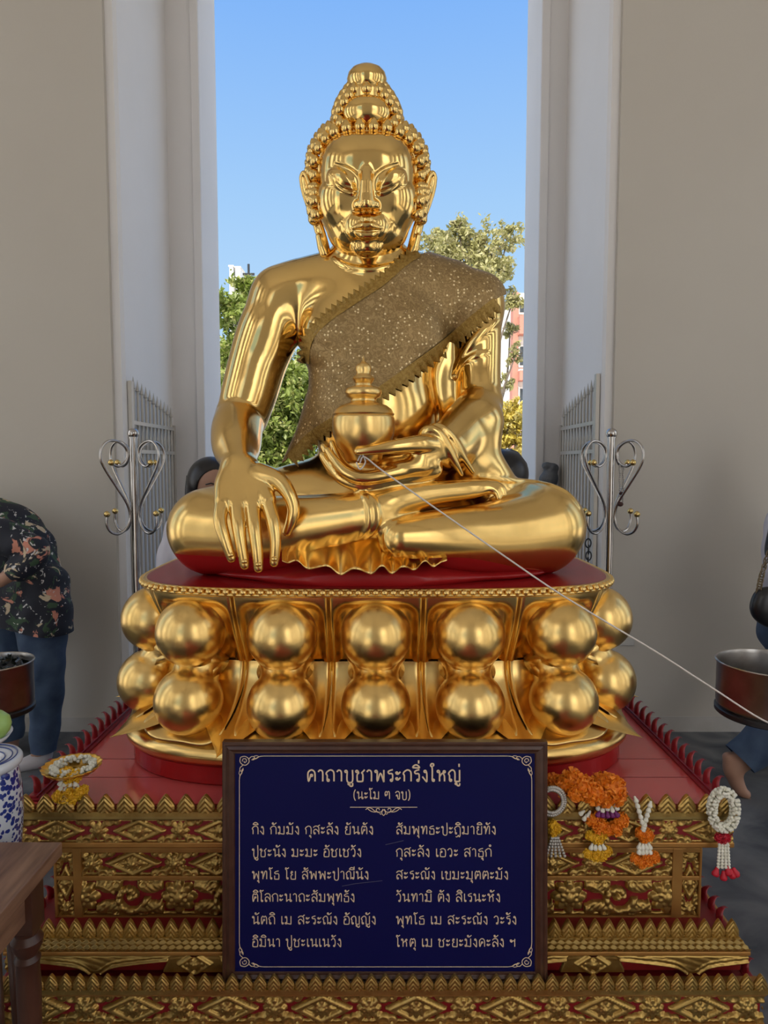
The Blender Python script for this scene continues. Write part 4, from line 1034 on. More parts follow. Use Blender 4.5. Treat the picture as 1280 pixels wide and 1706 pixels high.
G = {  # Thai letters: width, then strokes (x right, y up, 1 = height of a consonant); 'o' = the little round head
 'ก': (.78, [(.12, 0), (.12, .52), (.03, .66), (.14, .86), (.4, 1), (.62, .9), (.70, .66), (.70, 0)]),
 'ข': (.74, TL, [(.24, .88), (.28, .72), (.16, .58), (.16, .12), (.22, 0), (.58, 0), (.64, .1), (.64, 1)]),
 'ค': (.80, ('o', .40, .52, .10), [(.31, .47), (.15, 0), (.09, .5), (.14, .83), (.4, 1), (.63, .86), (.70, .6), (.70, 0)]),
 'ง': (.56, ('o', .28, .87, .105), [(.385, .86), (.43, .6), (.43, .04), (.36, .02), (.05, .42)]),
 'จ': (.70, ('o', .24, .46, .10), [(.04, .80), (.2, .97), (.42, 1), (.57, .86), (.60, .6), (.60, .05), (.50, 0), (.40, .04), (.34, .42)]),
 'ช': (.82, TL, [(.24, .88), (.28, .72), (.16, .58), (.16, .12), (.22, 0), (.56, 0), (.64, .1), (.64, .60), (.54, .74), (.64, .84), (.80, 1.02)]),
 'ญ': (1.06, ('o', .20, .10, .10), [(.10, .12), (.10, .52), (.02, .66), (.13, .86), (.34, 1), (.52, .88), (.57, .62), (.57, .06), (.64, 0), (.92, 0), (.96, .06), (.96, 1)], ('o', .66, -.20, .08), [(.74, -.22), (.78, -.36), (.94, -.36), (.98, -.16)]),
 'ฏ': (.80, ('o', .20, .10, .10), [(.10, .12), (.12, .52), (.03, .66), (.14, .86), (.4, 1), (.62, .9), (.70, .66), (.70, -.1), (.60, -.34), (.48, -.14), (.34, -.34), (.16, -.30)]),
 'ณ': (1.06, ('o', .20, .10, .10), [(.10, .12), (.10, .52), (.02, .66), (.13, .86), (.34, 1), (.52, .88), (.57, .62), (.57, 0)], [(.57, .02), (.74, .20), (.96, .14)], [(.96, 1), (.96, .14)], ('o', .87, .09, .09)),
 'ต': (.80, ('o', .40, .52, .10), [(.31, .47), (.15, 0), (.09, .5), (.13, .83), (.26, 1), (.40, .86), (.54, 1), (.66, .83), (.70, .6), (.70, 0)]),
 'ถ': (.78, ('o', .21, .10, .10), [(.11, .12), (.12, .52), (.03, .66), (.14, .86), (.4, 1), (.62, .9), (.70, .66), (.70, 0)]),
 'ท': (.82, TL, [(.24, .88), (.24, 0)], [(.24, .1), (.48, .88), (.58, 1), (.70, .86), (.70, 0)]),
 'ธ': (.72, [(.60, 1.02), (.34, .96), (.12, .82), (.22, .66), (.46, .68), (.62, .58), (.62, .06), (.55, 0), (.16, 0), (.12, .06), (.12, .44)]),
 'น': (.88, TL, [(.24, .88), (.24, 0)], [(.24, .02), (.46, .24), (.66, .20)], [(.68, 1), (.68, .22)], ('o', .76, .12, .115)),
 'บ': (.80, TL, [(.24, .88), (.24, 0), (.68, 0), (.68, 1)]),
 'ป': (.80, TL, [(.24, .88), (.24, 0), (.68, 0), (.68, 1.42)]),
 'พ': (.94, TL, [(.24, .88), (.24, 0), (.51, .72), (.78, 0), (.80, .1), (.80, 1)]),
 'ม': (.86, TL, [(.24, .88), (.24, .20)], ('o', .14, .12, .115), [(.24, .08), (.50, .04), (.72, .0)], [(.72, 1), (.72, 0)]),
 'ย': (.78, ('o', .24, .88, .10), [(.14, .84), (.14, .68), (.30, .56), (.14, .42), (.14, .1), (.22, 0), (.60, 0), (.67, .08), (.67, 1)]),
 'ร': (.58, ('o', .38, .10, .10), [(.50, 1.02), (.28, .96), (.10, .84), (.18, .68), (.38, .68), (.48, .56), (.48, .12)]),
 'ล': (.78, ('o', .21, .10, .10), [(.11, .12), (.12, .46), (.30, .60), (.50, .50), (.69, .22)], [(.05, .80), (.22, .97), (.46, 1), (.64, .88), (.70, .62), (.70, 0)]),
 'ว': (.64, ('o', .40, .10, .10), [(.50, .12), (.53, .62), (.44, .93), (.24, 1), (.04, .80)]),
 'ส': (.80, ('o', .21, .10, .10), [(.11, .12), (.12, .46), (.30, .60), (.50, .50), (.69, .22)], [(.05, .80), (.22, .97), (.46, 1), (.64, .88), (.70, .62), (.70, 0)], [(.56, .86), (.66, 1.04), (.82, 1.14)]),
 'ห': (.86, TL, [(.24, .88), (.24, 0)], [(.24, .40), (.46, .70), (.60, .60), (.66, .40), (.66, 0)], ('o', .64, .84, .10), [(.46, .68), (.56, .76)]),
 'อ': (.78, ('o', .22, .60, .10), [(.12, .58), (.10, .12), (.18, 0), (.60, 0), (.68, .12), (.70, .62), (.58, .93), (.30, 1), (.06, .84)]),
 'ะ': (.52, ('o', .13, .74, .09), [(.08, .66), (.24, .64), (.44, .84)], ('o', .13, .24, .09), [(.08, .16), (.24, .14), (.44, .34)]),
 'า': (.56, [(.04, .82), (.18, .98), (.36, .92), (.43, .70), (.43, 0)]),
 'เ': (.34, ('o', .22, .10, .10), [(.12, .12), (.12, 1)]),
 'โ': (.46, ('o', .30, .10, .10), [(.20, .12), (.20, 1.05), (.06, 1.24), (.10, 1.42), (.28, 1.30), (.46, 1.44)]),
 'ใ': (.46, ('o', .30, .10, .10), [(.20, .12), (.20, 1.16), (.06, 1.36), (.14, 1.54), (.30, 1.52), (.32, 1.38), (.22, 1.34)]),
 '๓': (.84, ('o', .20, .50, .10), [(.10, .52), (.12, .84), (.26, 1), (.40, .84), (.41, .5)], [(.41, .84), (.56, 1), (.70, .84), (.72, 0)]),
 'ฯ': (.72, ('o', .14, .76, .10), [(.06, .66), (.22, .56), (.40, .74), (.58, .60), (.60, 0)], [(.60, .60), (.60, .96)]),
 '(': (.36, [(.28, 1.25), (.10, .85), (.10, .2), (.28, -.22)]), ')': (.36, [(.06, 1.25), (.24, .85), (.24, .2), (.06, -.22)]),
 'ั': (0, ('o', -.46, 1.34, .085), [(-.52, 1.24), (-.32, 1.20), (-.04, 1.42)]),
 'ิ': (0, [(-.66, 1.20), (-.56, 1.36), (-.36, 1.44), (-.16, 1.34), (-.10, 1.18), (-.66, 1.20)]),
 'ี': (0, [(-.66, 1.20), (-.56, 1.36), (-.36, 1.44), (-.16, 1.34), (-.10, 1.18), (-.66, 1.20)], [(-.10, 1.18), (-.08, 1.56)]),
 '่': (0, [(-.14, 1.26), (-.14, 1.54)]), 'ํ': (0, ('o', -.20, 1.36, .11)),
 'ุ': (0, ('o', -.20, -.22, .08), [(-.12, -.18), (-.10, -.48)]),
 'ู': (0, ('o', -.42, -.22, .08), [(-.34, -.20), (-.32, -.40), (-.12, -.40), (-.10, -.14)]),
}
def write(mb, txt, x0, x1, ybase, h, w):
    adv = 0.13; tot = sum((G[c][0] + (adv if G[c][0] else 0)) if c != ' ' else 0.52 for c in txt) - adv
    k = (x1 - x0) / tot; x = x0; prev = ''
    for c in txt:
        if c == ' ': x += 0.52 * k; prev = c; continue
        g = G[c]; ox = x if g[0] else x - adv * k
        dy = 0.30 if (c == '่' and prev in 'ิี') else 0.0
        for st in g[1:]:
            if isinstance(st, tuple): P = arcpts(st[1], st[2], st[3] * 0.86, 12)
            else: P = sm2(st, 4)
            P = np.array(P); P = np.stack([ox + P[:, 0] * k, ybase - (P[:, 1] + dy) * h], 1)
            ribbon(mb, P, w)
        if g[0]: x += (g[0] + adv) * k
        prev = c
c2 = lambda cx, cy: (370 + cx / 2.3273, 1220 + cy / 2.3273)
rows = [("คาถาบูชาพระกริ่งใหญ่", 330, 925, 187, 19.0, 2.5), ("(นะโม ๓ จบ)", 510, 731, 255, 12.5, 1.45)]
left = ["กิง กัมมัง กุสะลัง ยันตัง", "ปูชะนัง มะมะ อัชเชวัง", "พุทโธ โย สัพพะปาณีนัง", "ติโลกะนาถะสัมพุทธัง", "นัตถิ เม สะระณัง อัญญัง", "อิมินา ปูชะเนเนวัง"]
right = ["สัมพุทธะปะฏิมายิทัง", "กุสะลัง เอวะ สาธุกํ", "สะระณัง เขมะมุตตะมัง", "วันทามิ ตัง สิเรนะหัง", "พุทโธ เม สะระณัง วะรัง", "โหตุ เม ชะยะมังคะลัง ฯ"]
for i, (a, b, e1, e2) in enumerate(zip(left, right, (588, 542, 570, 516, 598, 465), (1062, 1045, 1110, 1079, 1142, 1138))):
    yb = 391 + i * 87
    rows += [(a, 118, e1, yb, 13.4, 1.5), (b, 675, e2, yb, 13.4, 1.5)]
for txt, xa, xb, yb, h, w in rows:
    mb = MB(); write(mb, txt, c2(xa, 0)[0], c2(xb, 0)[0], c2(0, yb)[1], h, w); mb.build('lettering', PRINT, sign)
mb = MB()      # border lines, corner scrolls and the flourish under the title
X0, X1, Y0, Y1 = *[c2(v, 0)[0] for v in (69, 1200)], *[c2(0, v)[1] for v in (89, 904)]
for P in ([(X0 + 40, Y0), (X1 - 40, Y0)], [(X0 + 40, Y1), (X1 - 40, Y1)], [(X0, Y0 + 40), (X0, Y1 - 40)], [(X1, Y0 + 40), (X1, Y1 - 40)]):
    ribbon(mb, np.array(P), 1.1)
for cx, cy, sx, sy in ((X0, Y0, 1, 1), (X1, Y0, -1, 1), (X0, Y1, 1, -1), (X1, Y1, -1, -1)):
    T2 = lambda P: np.array([(cx + sx * a, cy + sy * b) for a, b in P])
    ribbon(mb, T2(sm2([(2, 2), (9, 0.5), (15, 4), (16, 10), (11, 15), (5, 14), (1, 9), (2, 2)], 5)), 1.3)
    ribbon(mb, T2(sm2([(5, 9), (6, 5), (10, 4.5), (12, 8), (9, 11), (7.5, 8.5)], 5)), 1.2)
    for s_ in (0, 1):
        f = (lambda P: [(b, a) for a, b in P]) if s_ else (lambda P: P)
        ribbon(mb, T2(sm2(f([(15, 6), (20, 1), (25, 2), (24, 6), (20, 6)]), 5)), 1.2)
        ribbon(mb, T2(sm2(f([(22, 5), (28, 4), (33, 1), (40, 0)]), 5)), np.linspace(2.2, 0.9, 16))
        ribbon(mb, T2(sm2(f([(24, 0.5), (29, -0.5), (33, 1.5)]), 5)), 1.0)
mx, my = c2(627, 287)
ribbon(mb, np.array([(c2(497, 0)[0], my), (c2(757, 0)[0], my)]), 1.1)
for s_ in (-1, 1):
    T2 = lambda P: np.array([(mx + s_ * a, my + b) for a, b in P])
    for P in ([(1, 3), (5, 8), (11, 7), (12, 3), (8, 2), (7, 5)], [(8, 9), (15, 6), (20, 2), (25, 1), (30, 4)], [(13, 8), (20, 7), (26, 3)], [(0, 14), (3, 10), (2, 6), (0, 4)], [(4, 12), (7, 10)]):
        ribbon(mb, T2(sm2(P, 5)), 1.2)
mb.build('border_ornament', PRINT, sign)
mb = MB(); ribbon(mb, np.array([c2(634, 432), c2(704, 416)]), 0.8); ribbon(mb, np.array([c2(466, 592), c2(520, 582), c2(622, 571)]), 0.8)
mb.build('scratch', material('pale_scratch', (0.10, 0.10, 0.16), 0.5), sign)
# ================================================================ cloth on the statue
CLOTH = bpy.data.materials.new('gold_brocade'); CLOTH.use_nodes = True
n = CLOTH.node_tree; b = n.nodes['Principled BSDF']
t = n.nodes.new('ShaderNodeTexCoord'); vo = n.nodes.new('ShaderNodeTexVoronoi'); vo.inputs['Scale'].default_value = 78
r1 = n.nodes.new('ShaderNodeMapRange'); r1.inputs[1].default_value = 0.27; r1.inputs[2].default_value = 0.21; r1.inputs[3].default_value = 0; r1.inputs[4].default_value = 1
wv = n.nodes.new('ShaderNodeTexNoise'); wv.inputs['Scale'].default_value = 62; wv.inputs['Detail'].default_value = 3; wv.inputs['Distortion'].default_value = 2.2
r2 = n.nodes.new('ShaderNodeValToRGB'); r2.color_ramp.elements[0].position = 0.46; r2.color_ramp.elements[0].color = (0.29, 0.185, 0.070, 1)
r2.color_ramp.elements[1].position = 0.60; r2.color_ramp.elements[1].color = (0.42, 0.28, 0.115, 1)
mx = n.nodes.new('ShaderNodeMix'); mx.data_type = 'RGBA'; mx.inputs['B'].default_value = (0.85, 0.68, 0.38, 1)
b.inputs['Roughness'].default_value = 0.45; b.inputs['Metallic'].default_value = 0.55
n.links.new(t.outputs['Object'], vo.inputs['Vector']); n.links.new(t.outputs['Object'], wv.inputs['Vector'])
n.links.new(vo.outputs['Distance'], r1.inputs[0]); n.links.new(wv.outputs[0], r2.inputs[0]); n.links.new(r2.outputs[0], mx.inputs['A'])
lt = n.nodes.new('ShaderNodeMath'); lt.operation = 'GREATER_THAN'; lt.inputs[1].default_value = 0.42
sepc = n.nodes.new('ShaderNodeSeparateColor'); n.links.new(vo.outputs['Color'], sepc.inputs[0]); n.links.new(sepc.outputs[0], lt.inputs[0])
mm = n.nodes.new('ShaderNodeMath'); mm.operation = 'MULTIPLY'; n.links.new(r1.outputs[0], mm.inputs[0]); n.links.new(lt.outputs[0], mm.inputs[1])
n.links.new(mm.outputs[0], mx.inputs['Factor']); n.links.new(mx.outputs['Result'], b.inputs['Base Color'])
u = n.nodes.new('ShaderNodeBump'); u.inputs['Strength'].default_value = 0.5; u.inputs['Distance'].default_value = 0.004
n.links.new(wv.outputs[0], u.inputs['Height']); n.links.new(u.outputs[0], b.inputs['Normal'])
LACE = material('antique_gold_lace', (0.30, 0.17, 0.028), 0.5, 0.45, noise=(120, 0.8, (0.50, 0.32, 0.08)), bump=(260, 0.8, 0.004))
top_e = [(470, 610), (512, 606), (514, 578), (525, 555), (551, 530), (598, 498), (640, 470), (677, 438), (700, 424), (722, 414), (760, 380)]
low_e = [(900, 470), (862, 484), (825, 499), (787, 529), (741, 569), (694, 604), (635, 646), (600, 668), (551, 700), (513, 726), (478, 763), (462, 776)]
sash = thing('brocade_sash', 'glittering brown gold brocade sash draped over one shoulder of the big statue', 'cloth', at(622, 600, 2.2))
band = smooth_path([(a, b_, 0) for a, b_ in top_e], 6)[:, :2].tolist() + smooth_path([(a, b_, 0) for a, b_ in low_e], 6)[:, :2].tolist() + [(440, 700)]
V, Fq, Nn = T.mesh(0.010, 2)
X_, Y_ = to_px(V); f = poly_dist(X_, Y_, band)
keep = [q for q in Fq if min(f[i] for i in q) < 30]
V2, F2, N2 = clip_mesh(V, keep, f, Nn)
wr = 0.0035 * np.sin((V2[:, 0] * 0.75 + V2[:, 2]) * 46 + 3 * np.sin(V2[:, 0] * 11)) * np.clip(np.sin(V2[:, 0] * 9 + V2[:, 2] * 5), 0, 1)
o = mesh_obj('cloth', V2 + N2 * np.abs(wr)[:, None], F2, CLOTH, sash, True)
sd = o.modifiers.new('thickness', 'SOLIDIFY'); sd.thickness = 0.004; sd.offset = -1
def lace(line, side, depth, pitch, iso):
    """strip of pointed lace along an edge of the cloth"""
    P = smooth_path([(a, b_, 0) for a, b_ in line], 40)[:, :2]; d = np.concatenate([[0], np.cumsum(np.linalg.norm(np.diff(P, axis=0), axis=1))])
    s_ = np.arange(0, d[-1], pitch / 6); C_ = np.stack([np.interp(s_, d, P[:, i]) for i in (0, 1)], 1)
    T_ = np.gradient(C_, axis=0)
    for _ in range(20): T_[1:-1] = (T_[:-2] + T_[1:-1] + T_[2:]) / 3
    T_ /= np.linalg.norm(T_, axis=1)[:, None]; Nn = np.stack([-T_[:, 1], T_[:, 0]], 1) * side
    ph = (s_ / pitch) % 1; tooth = depth * (0.58 + 0.42 * (1 - np.abs(2 * ph - 1)))
    rows = []
    for k in np.linspace(-0.25, 1, 7):
        Q = C_ + Nn * (tooth * k if k > 0 else k * 16)[:, None] if k > 0 else C_ + Nn * (k * 14)
        H_ = T.hit(Q[:, 0], Q[:, 1], iso - 0.009 * max(k, 0)); rows.append(H_)
    R_ = np.array(rows)
    for _ in range(2): R_[:, 1:-1] = (R_[:, :-2] + 2 * R_[:, 1:-1] + R_[:, 2:]) / 4 * (0, 1, 0) + R_[:, 1:-1] * (1, 0, 1)
    # a line of sight that misses the body runs on at the depth of its neighbour
    m = MB(); m.grid(R_); m.grid(R_ + (0, 0.003, 0), flip=True); return m
lace(top_e[1:-2], -1, 19, 11, 0.0135).build('lace_trim', LACE, sash, True)
lace(low_e[2:-1], -1, 25, 13, 0.0135).build('lace_trim', LACE, sash, True)

# ================================================================ covered bowl and the string
m_ = pxm(1.915, 700); BO = at(606, 770, 1.915)
bowl = thing('covered_bowl', 'small golden bowl with a tiered lid held in the lap of the big statue', 'bowl', BO)
zc = lambda p: float(at(606, p, 1.915)[2] - BO[2])
def lathe_px(pts): return [(r * m_, zc(p)) for r, p in pts]
m = MB(); m.lathe(lathe_px([(0, 772), (26, 771), (30, 766), (33, 756), (39, 748), (46, 738), (51, 724), (52.5, 710), (51.5, 697), (50, 692)]), BO, 48); m.build('bowl_body', GOLD_SATIN, bowl, True)
m = MB(); m.lathe(lathe_px([(50, 693), (51.5, 690), (50, 688), (47, 682), (39, 676), (27, 672), (23, 671), (21, 667), (22, 664), (28, 661), (31, 654), (29, 648), (22, 645), (14, 643), (13, 639), (16, 636), (18.5, 631), (16, 627), (12, 625), (11, 621), (13, 616), (12.5, 611), (9, 606), (5, 604), (2.2, 600), (0, 592)]), BO, 48)
m.build('lid', GOLD_SATIN, bowl, True, auto=1.0)
# glass box of incense ash under the bowl, tied with the string
STRING = material('white_cotton_string', (0.70, 0.64, 0.58), 0.8)
m = MB(); pts = [(600, 772, 1.86), (604, 762, 1.852), (612, 764, 1.846), (640, 786, 1.838), (735, 853, 1.80), (840, 926, 1.765), (925, 984, 1.735), (1010, 1036, 1.71), (1100, 1090, 1.69), (1190, 1148, 1.67), (1280, 1204, 1.65)]
tie = np.array((float(at(1286, 1104, 2.05)[0]) + 83 * pxm(2.05, 1104) * .55 + .12, 2.05, 0.70))            # tied to the post of the pot stand beyond the frame
P = smooth_path([at(*p) for p in pts] + [tie + (-.20, -.19, .10), tie + (-.012, -.014, 0)], 8); m.tube(P, 0.0022, 6)
P = smooth_path([at(*p) for p in ((596, 768, 1.86), (603, 757, 1.852), (609, 770, 1.852), (600, 782, 1.85), (594, 770, 1.858))], 6); m.tube(P, 0.002, 6)
tag(m.build('string', STRING, None, True, loc=at(612, 764, 1.846)), 'long white cotton string running from the lap of the big statue past the right pot', 'string')

# ================================================================ flower garlands
rnd = random.Random(5)
def rng_lumps(r, c, seed, amp=0.16, squash=(1, 1, 1), n=34):
    """a pompon of petals: a ball covered with small upright frills"""
    rs = np.random.RandomState(seed); m = MB(); m.ball((0, 0, 0), (r * .72 * squash[0], r * .72 * squash[1], r * .72 * squash[2]), 12, 8)
    k = int(90); i = np.arange(k) + .5; ph = np.arccos(1 - 2 * i / k); th = math.pi * (1 + 5 ** .5) * i
    D_ = np.stack([np.cos(th) * np.sin(ph), np.sin(th) * np.sin(ph), np.cos(ph)], 1) + rs.normal(0, .09, (k, 3)); D_ /= np.linalg.norm(D_, axis=1)[:, None]
    for d in D_:
        a = np.cross(d, rs.normal(size=3)); a /= np.linalg.norm(a) + 1e-9; b_ = np.cross(d, a); L = r * (0.98 + rs.uniform(-.10, .10)); w = r * 0.20
        B0 = d * r * .62
        V_ = [B0 - a * w * .6, B0 + a * w * .6, d * L + a * w + b_ * w * .35, d * L * 1.04 + b_ * w * .1, d * L - a * w - b_ * w * .2, (d * L * .9) + b_ * w * .9]
        m.add(np.array(V_) * squash, [(0, 1, 2, 3, 4), (2, 5, 3), (3, 5, 4)])
    return m, c
MARI = material('orange_marigold', (0.90, 0.27, 0.008), 0.6, noise=(90, 0.9, (0.72, 0.16, 0.004)))
MARY = material('yellow_marigold', (0.88, 0.52, 0.02), 0.6, noise=(90, 0.9, (0.70, 0.36, 0.01)))
JAS = material('white_jasmine', (0.80, 0.77, 0.66), 0.5, noise=(60, 0.6, (0.68, 0.66, 0.50)))
GREEN = material('green_sepal', (0.08, 0.16, 0.035), 0.5)
ROSE = material('red_rose', (0.55, 0.010, 0.030), 0.5, noise=(80, 0.7, (0.35, 0.004, 0.012)))
ORCH = material('purple_orchid', (0.16, 0.01, 0.12), 0.5)
BEADW = material('silver_beads', (0.50, 0.47, 0.42), 0.3, 0.4)
_sd = [1]
def pom(px, py, Y, rpx, mat, par, name='marigold', sq=(1, 1, 1)):
    _sd[0] += 1; m, _ = rng_lumps(rpx * pxm(Y, py), None, _sd[0], squash=sq); c = at(px, py, Y)
    m.V = [v + c for v in m.V]; return m.build(name, mat, par, False, loc=c)
def bud(m, c, d, L, w):
    d = np.array(d, float); d /= np.linalg.norm(d); c = np.array(c)
    m.lathe([(0.0, 0), (w * .45, L * .08), (w * .55, L * .3), (w, L * .7), (w * .8, L * .92), (0, L)], c, 7, axis=d)
def buds(px_list, Y, par, name='jasmine_buds', mat=None, L=13, w=4.2):
    m = MB()
    for px, py, dx, dy in px_list: bud(m, at(px, py, Y), (dx, -0.25, -dy), L * pxm(Y, py), w * pxm(Y, py))
    return m.build(name, mat or JAS, par, True)
YG = 1.682
g = thing('marigold_garland', 'thick orange marigold garland with purple orchids hanging right of the blue board', 'garland', at(985, 1320, YG), 'garlands on the altar front')
for px, py, r, dy in ((924, 1303, 15, .05), (940, 1309, 19, .03), (955, 1300, 20, .02), (972, 1312, 22, .0), (990, 1322, 20, -.01), (1004, 1308, 22, .03), (1020, 1314, 25, .0), (1026, 1326, 17, -.008), (960, 1322, 14, -.004), (1006, 1328, 18, -.01)): pom(px, py, YG + dy, r, MARI, g)
buds([(1000 + 6 * i, 1338 + (i % 2) * 3, (i - 2) * .25, 1) for i in range(5)], YG - .006, g)
m = MB()
for i in range(5): bud(m, at(1000 + i * 6, 1350, YG - .008), ((i - 2) * .3, -.4, -1), 13 * pxm(YG), 5 * pxm(YG))
m.build('orchid_petals', ORCH, g, True)
for px, py, r in ((990, 1366, 14), (1001, 1376, 14), (1012, 1382, 11), (1036, 1366, 13), (1026, 1380, 13)): pom(px, py, YG - .004, r, MARI, g)
for px, py, r in ((984, 1392, 9), (996, 1396, 11), (1004, 1390, 9)): pom(px, py, YG - .004, r, MARY, g)
buds([(988 + 5 * i, 1404, (i - 1.5) * .3, 1) for i in range(4)], YG - .004, g)
for px, py, r in ((981, 1422, 9), (992, 1426, 10), (1003, 1425, 10), (1012, 1418, 9), (997, 1418, 8)): pom(px, py, YG - .004, r, MARY, g)
buds([(978, 1356, -.6, 1), (984, 1350, -.5, 1), (975, 1350, -.7, .4)], YG - .002, g)
g = thing('jasmine_garland', 'small white bud garland with two orange marigold knots, beside the thick marigold one', 'garland', at(1071, 1370, YG), 'garlands on the altar front')
vv = [(1057 + i * 2.6, 1326 + i * 9, .35, 1) for i in range(6)] + [(1085 - i * 2.2, 1334 + i * 8, -.3, 1) for i in range(6)]
buds(vv, YG - .004, g, L=12, w=4.5)
for px, py, r in ((1068, 1388, 10), (1079, 1391, 11), (1073, 1396, 9)): pom(px, py, YG, r, MARI, g)
buds([(1067 + 4.5 * i, 1403, (i - 1.5) * .2, 1) for i in range(4)] + [(1067 + 4.5 * i, 1411, (i - 1.5) * .2, 1) for i in range(4)], YG - .003, g)
for px, py, r, mt in ((1059, 1430, 9, MARI), (1069, 1437, 10, MARI), (1080, 1434, 10, MARI), (1090, 1428, 10, MARI), (1078, 1424, 9, MARI)): pom(px, py, YG - .002, r, mt, g)
YW = 1.668
g = thing('jasmine_garland', 'white ring garland with red roses hanging at the right corner of the altar', 'garland', at(1206, 1350, YW), 'garlands on the altar front')
m = MB(); rs = np.random.RandomState(3); px1 = pxm(YW, 1350)
for i in range(46):
    a = 2 * math.pi * i / 46; c = at(1206 + 19.5 * math.sin(a), 1349 - 30 * math.cos(a), YW)
    for k in range(4):
        q = 2 * math.pi * (k / 4) + i * .8; rad = np.array((math.sin(a), 0, math.cos(a)))
        d = rad * math.cos(q) + np.array((0, -1, 0)) * math.sin(q) + rs.normal(0, .2, 3)
        bud(m, c + d * 0.001, d, 9 * px1, 3.4 * px1)
m.build('jasmine_ring', JAS, g, True)
for px, py, r in ((1199, 1396, 8), (1209, 1395, 9), (1204, 1400, 7)): pom(px, py, YW, r, ROSE, g, 'rose')
m = MB()
for sx in (-1.2, -.35, .45, 1.2):
    for j in range(8): bud(m, at(1206 + sx * (5.5 + j * .25), 1402 + j * 5.3, YW - .002 * (abs(sx) < 1)), (sx * .05, -.1, -1), 8 * px1, 3.0 * px1)
m.build('jasmine_strands', JAS, g, True)
for px, py in ((1196, 1450), (1206, 1456), (1217, 1453), (1222, 1451), (1212, 1448)):
    m = MB(); c = at(px, py - 6, YW); bud(m, c, ((px - 1207) * .03, -.1, -1), 17 * px1, 6.5 * px1); m.build('rosebud', ROSE, g, True)
g = thing('bead_garland', 'greyish beaded ring garland with tassel half hidden by the blue board', 'garland', at(924, 1336, YG + .004), 'garlands on the altar front')
m = MB()
for i in range(40):
    a = 2 * math.pi * i / 40
    for k, rr in ((0, 18), (1, 22)): m.ball(at(920 + rr * math.sin(a + k * .08), 1335 - rr * 1.06 * math.cos(a), YG - .004 + .004 * k), 3.2 * pxm(YG), 8, 6)
m.build('bead_ring', BEADW, g, True)
for px, py, r in ((920, 1374, 9), (927, 1380, 9), (922, 1386, 8)): pom(px, py, YG, r, MARY, g)
m = MB()
for sx in (-1.4, -.6, .2, 1, 1.8):
    for j in range(7): m.ball(at(924 + sx * (3.5 + j), 1396 + j * 5, YG), 2.9 * pxm(YG), 8, 6)
m.build('bead_tassel', BEADW, g, True)

# gold tray with flowers on the left end of the altar top
YTR = 1.765; TR = at(120, 1284, YTR); pz = pxm(YTR, 1284)
zt_ = TOPZ
tray = thing('offering_tray', 'scalloped golden pedestal tray on the left front corner of the altar top', 'tray', (TR[0], TR[1], zt_))
YEL = material('golden_tray', (0.80, 0.46, 0.08), 0.28, 0.8)
n_ = 96; rows = []
ztr = TR[2]
for rf, dz in ((0.10, 0.0), (0.55, 0.0), (0.80, 0.004), (0.97, 0.014), (1.0, 0.016), (0.97, 0.012), (0.80, 0.0), (0.55, -0.005), (0.16, -0.006)):
    a = np.linspace(0, 2 * math.pi, n_, endpoint=False); sc = 1 + 0.07 * np.abs(np.sin(a * 10)) * (rf > .7)
    rows.append(np.stack([TR[0] + 45 * pz * rf * sc * np.cos(a), TR[1] + 45 * pz * rf * sc * np.sin(a), np.full(n_, ztr + dz)], 1))
MB().grid(np.array(rows), closed=True).build('dish', YEL, tray, True)
MB().lathe([(0.030, zt_), (0.030, zt_ + .004), (0.014, zt_ + .010), (0.010, (zt_ + ztr) / 2), (0.016, ztr - .004), (0.020, ztr)], (TR[0], TR[1], 0), 24).build('foot', YEL, tray, True)
g = thing('marigold_garland', 'yellow marigold garland with white buds spilling over the golden tray', 'garland', at(118, 1290, 1.735), 'garlands on the altar front')
for px, py, r, Y in ((110, 1290, 13, 1.728), (124, 1293, 13, 1.722), (116, 1300, 11, 1.720)): pom(px, py, Y, r, MARY, g)
buds([(105 + 6 * i, 1306 + (i % 2) * 3, (i - 2) * .2, 1) for i in range(5)] + [(106 + 6 * i, 1298, (i - 2) * .2, .6) for i in range(4)], 1.716, g, L=13, w=4.5)
for px, py, r, Y in ((98, 1327, 11, 1.706), (109, 1331, 11, 1.700), (121, 1329, 12, 1.700), (133, 1322, 12, 1.704), (116, 1322, 10, 1.706), (140, 1315, 8, 1.71)): pom(px, py, Y, r, MARY, g)
m = MB(); rs = np.random.RandomState(9)
for i in range(46):
    a = 2 * math.pi * i / 46; c = np.array((TR[0] + 0.004 + 30 * pz * math.cos(a), TR[1] + 30 * pz * math.sin(a), ztr + 0.010))
    for k in range(3): bud(m, c, rs.normal(0, 1, 3) + (0, -.2, .5), 9 * pz, 3.4 * pz)
m.build('jasmine_ring', JAS, g, True)
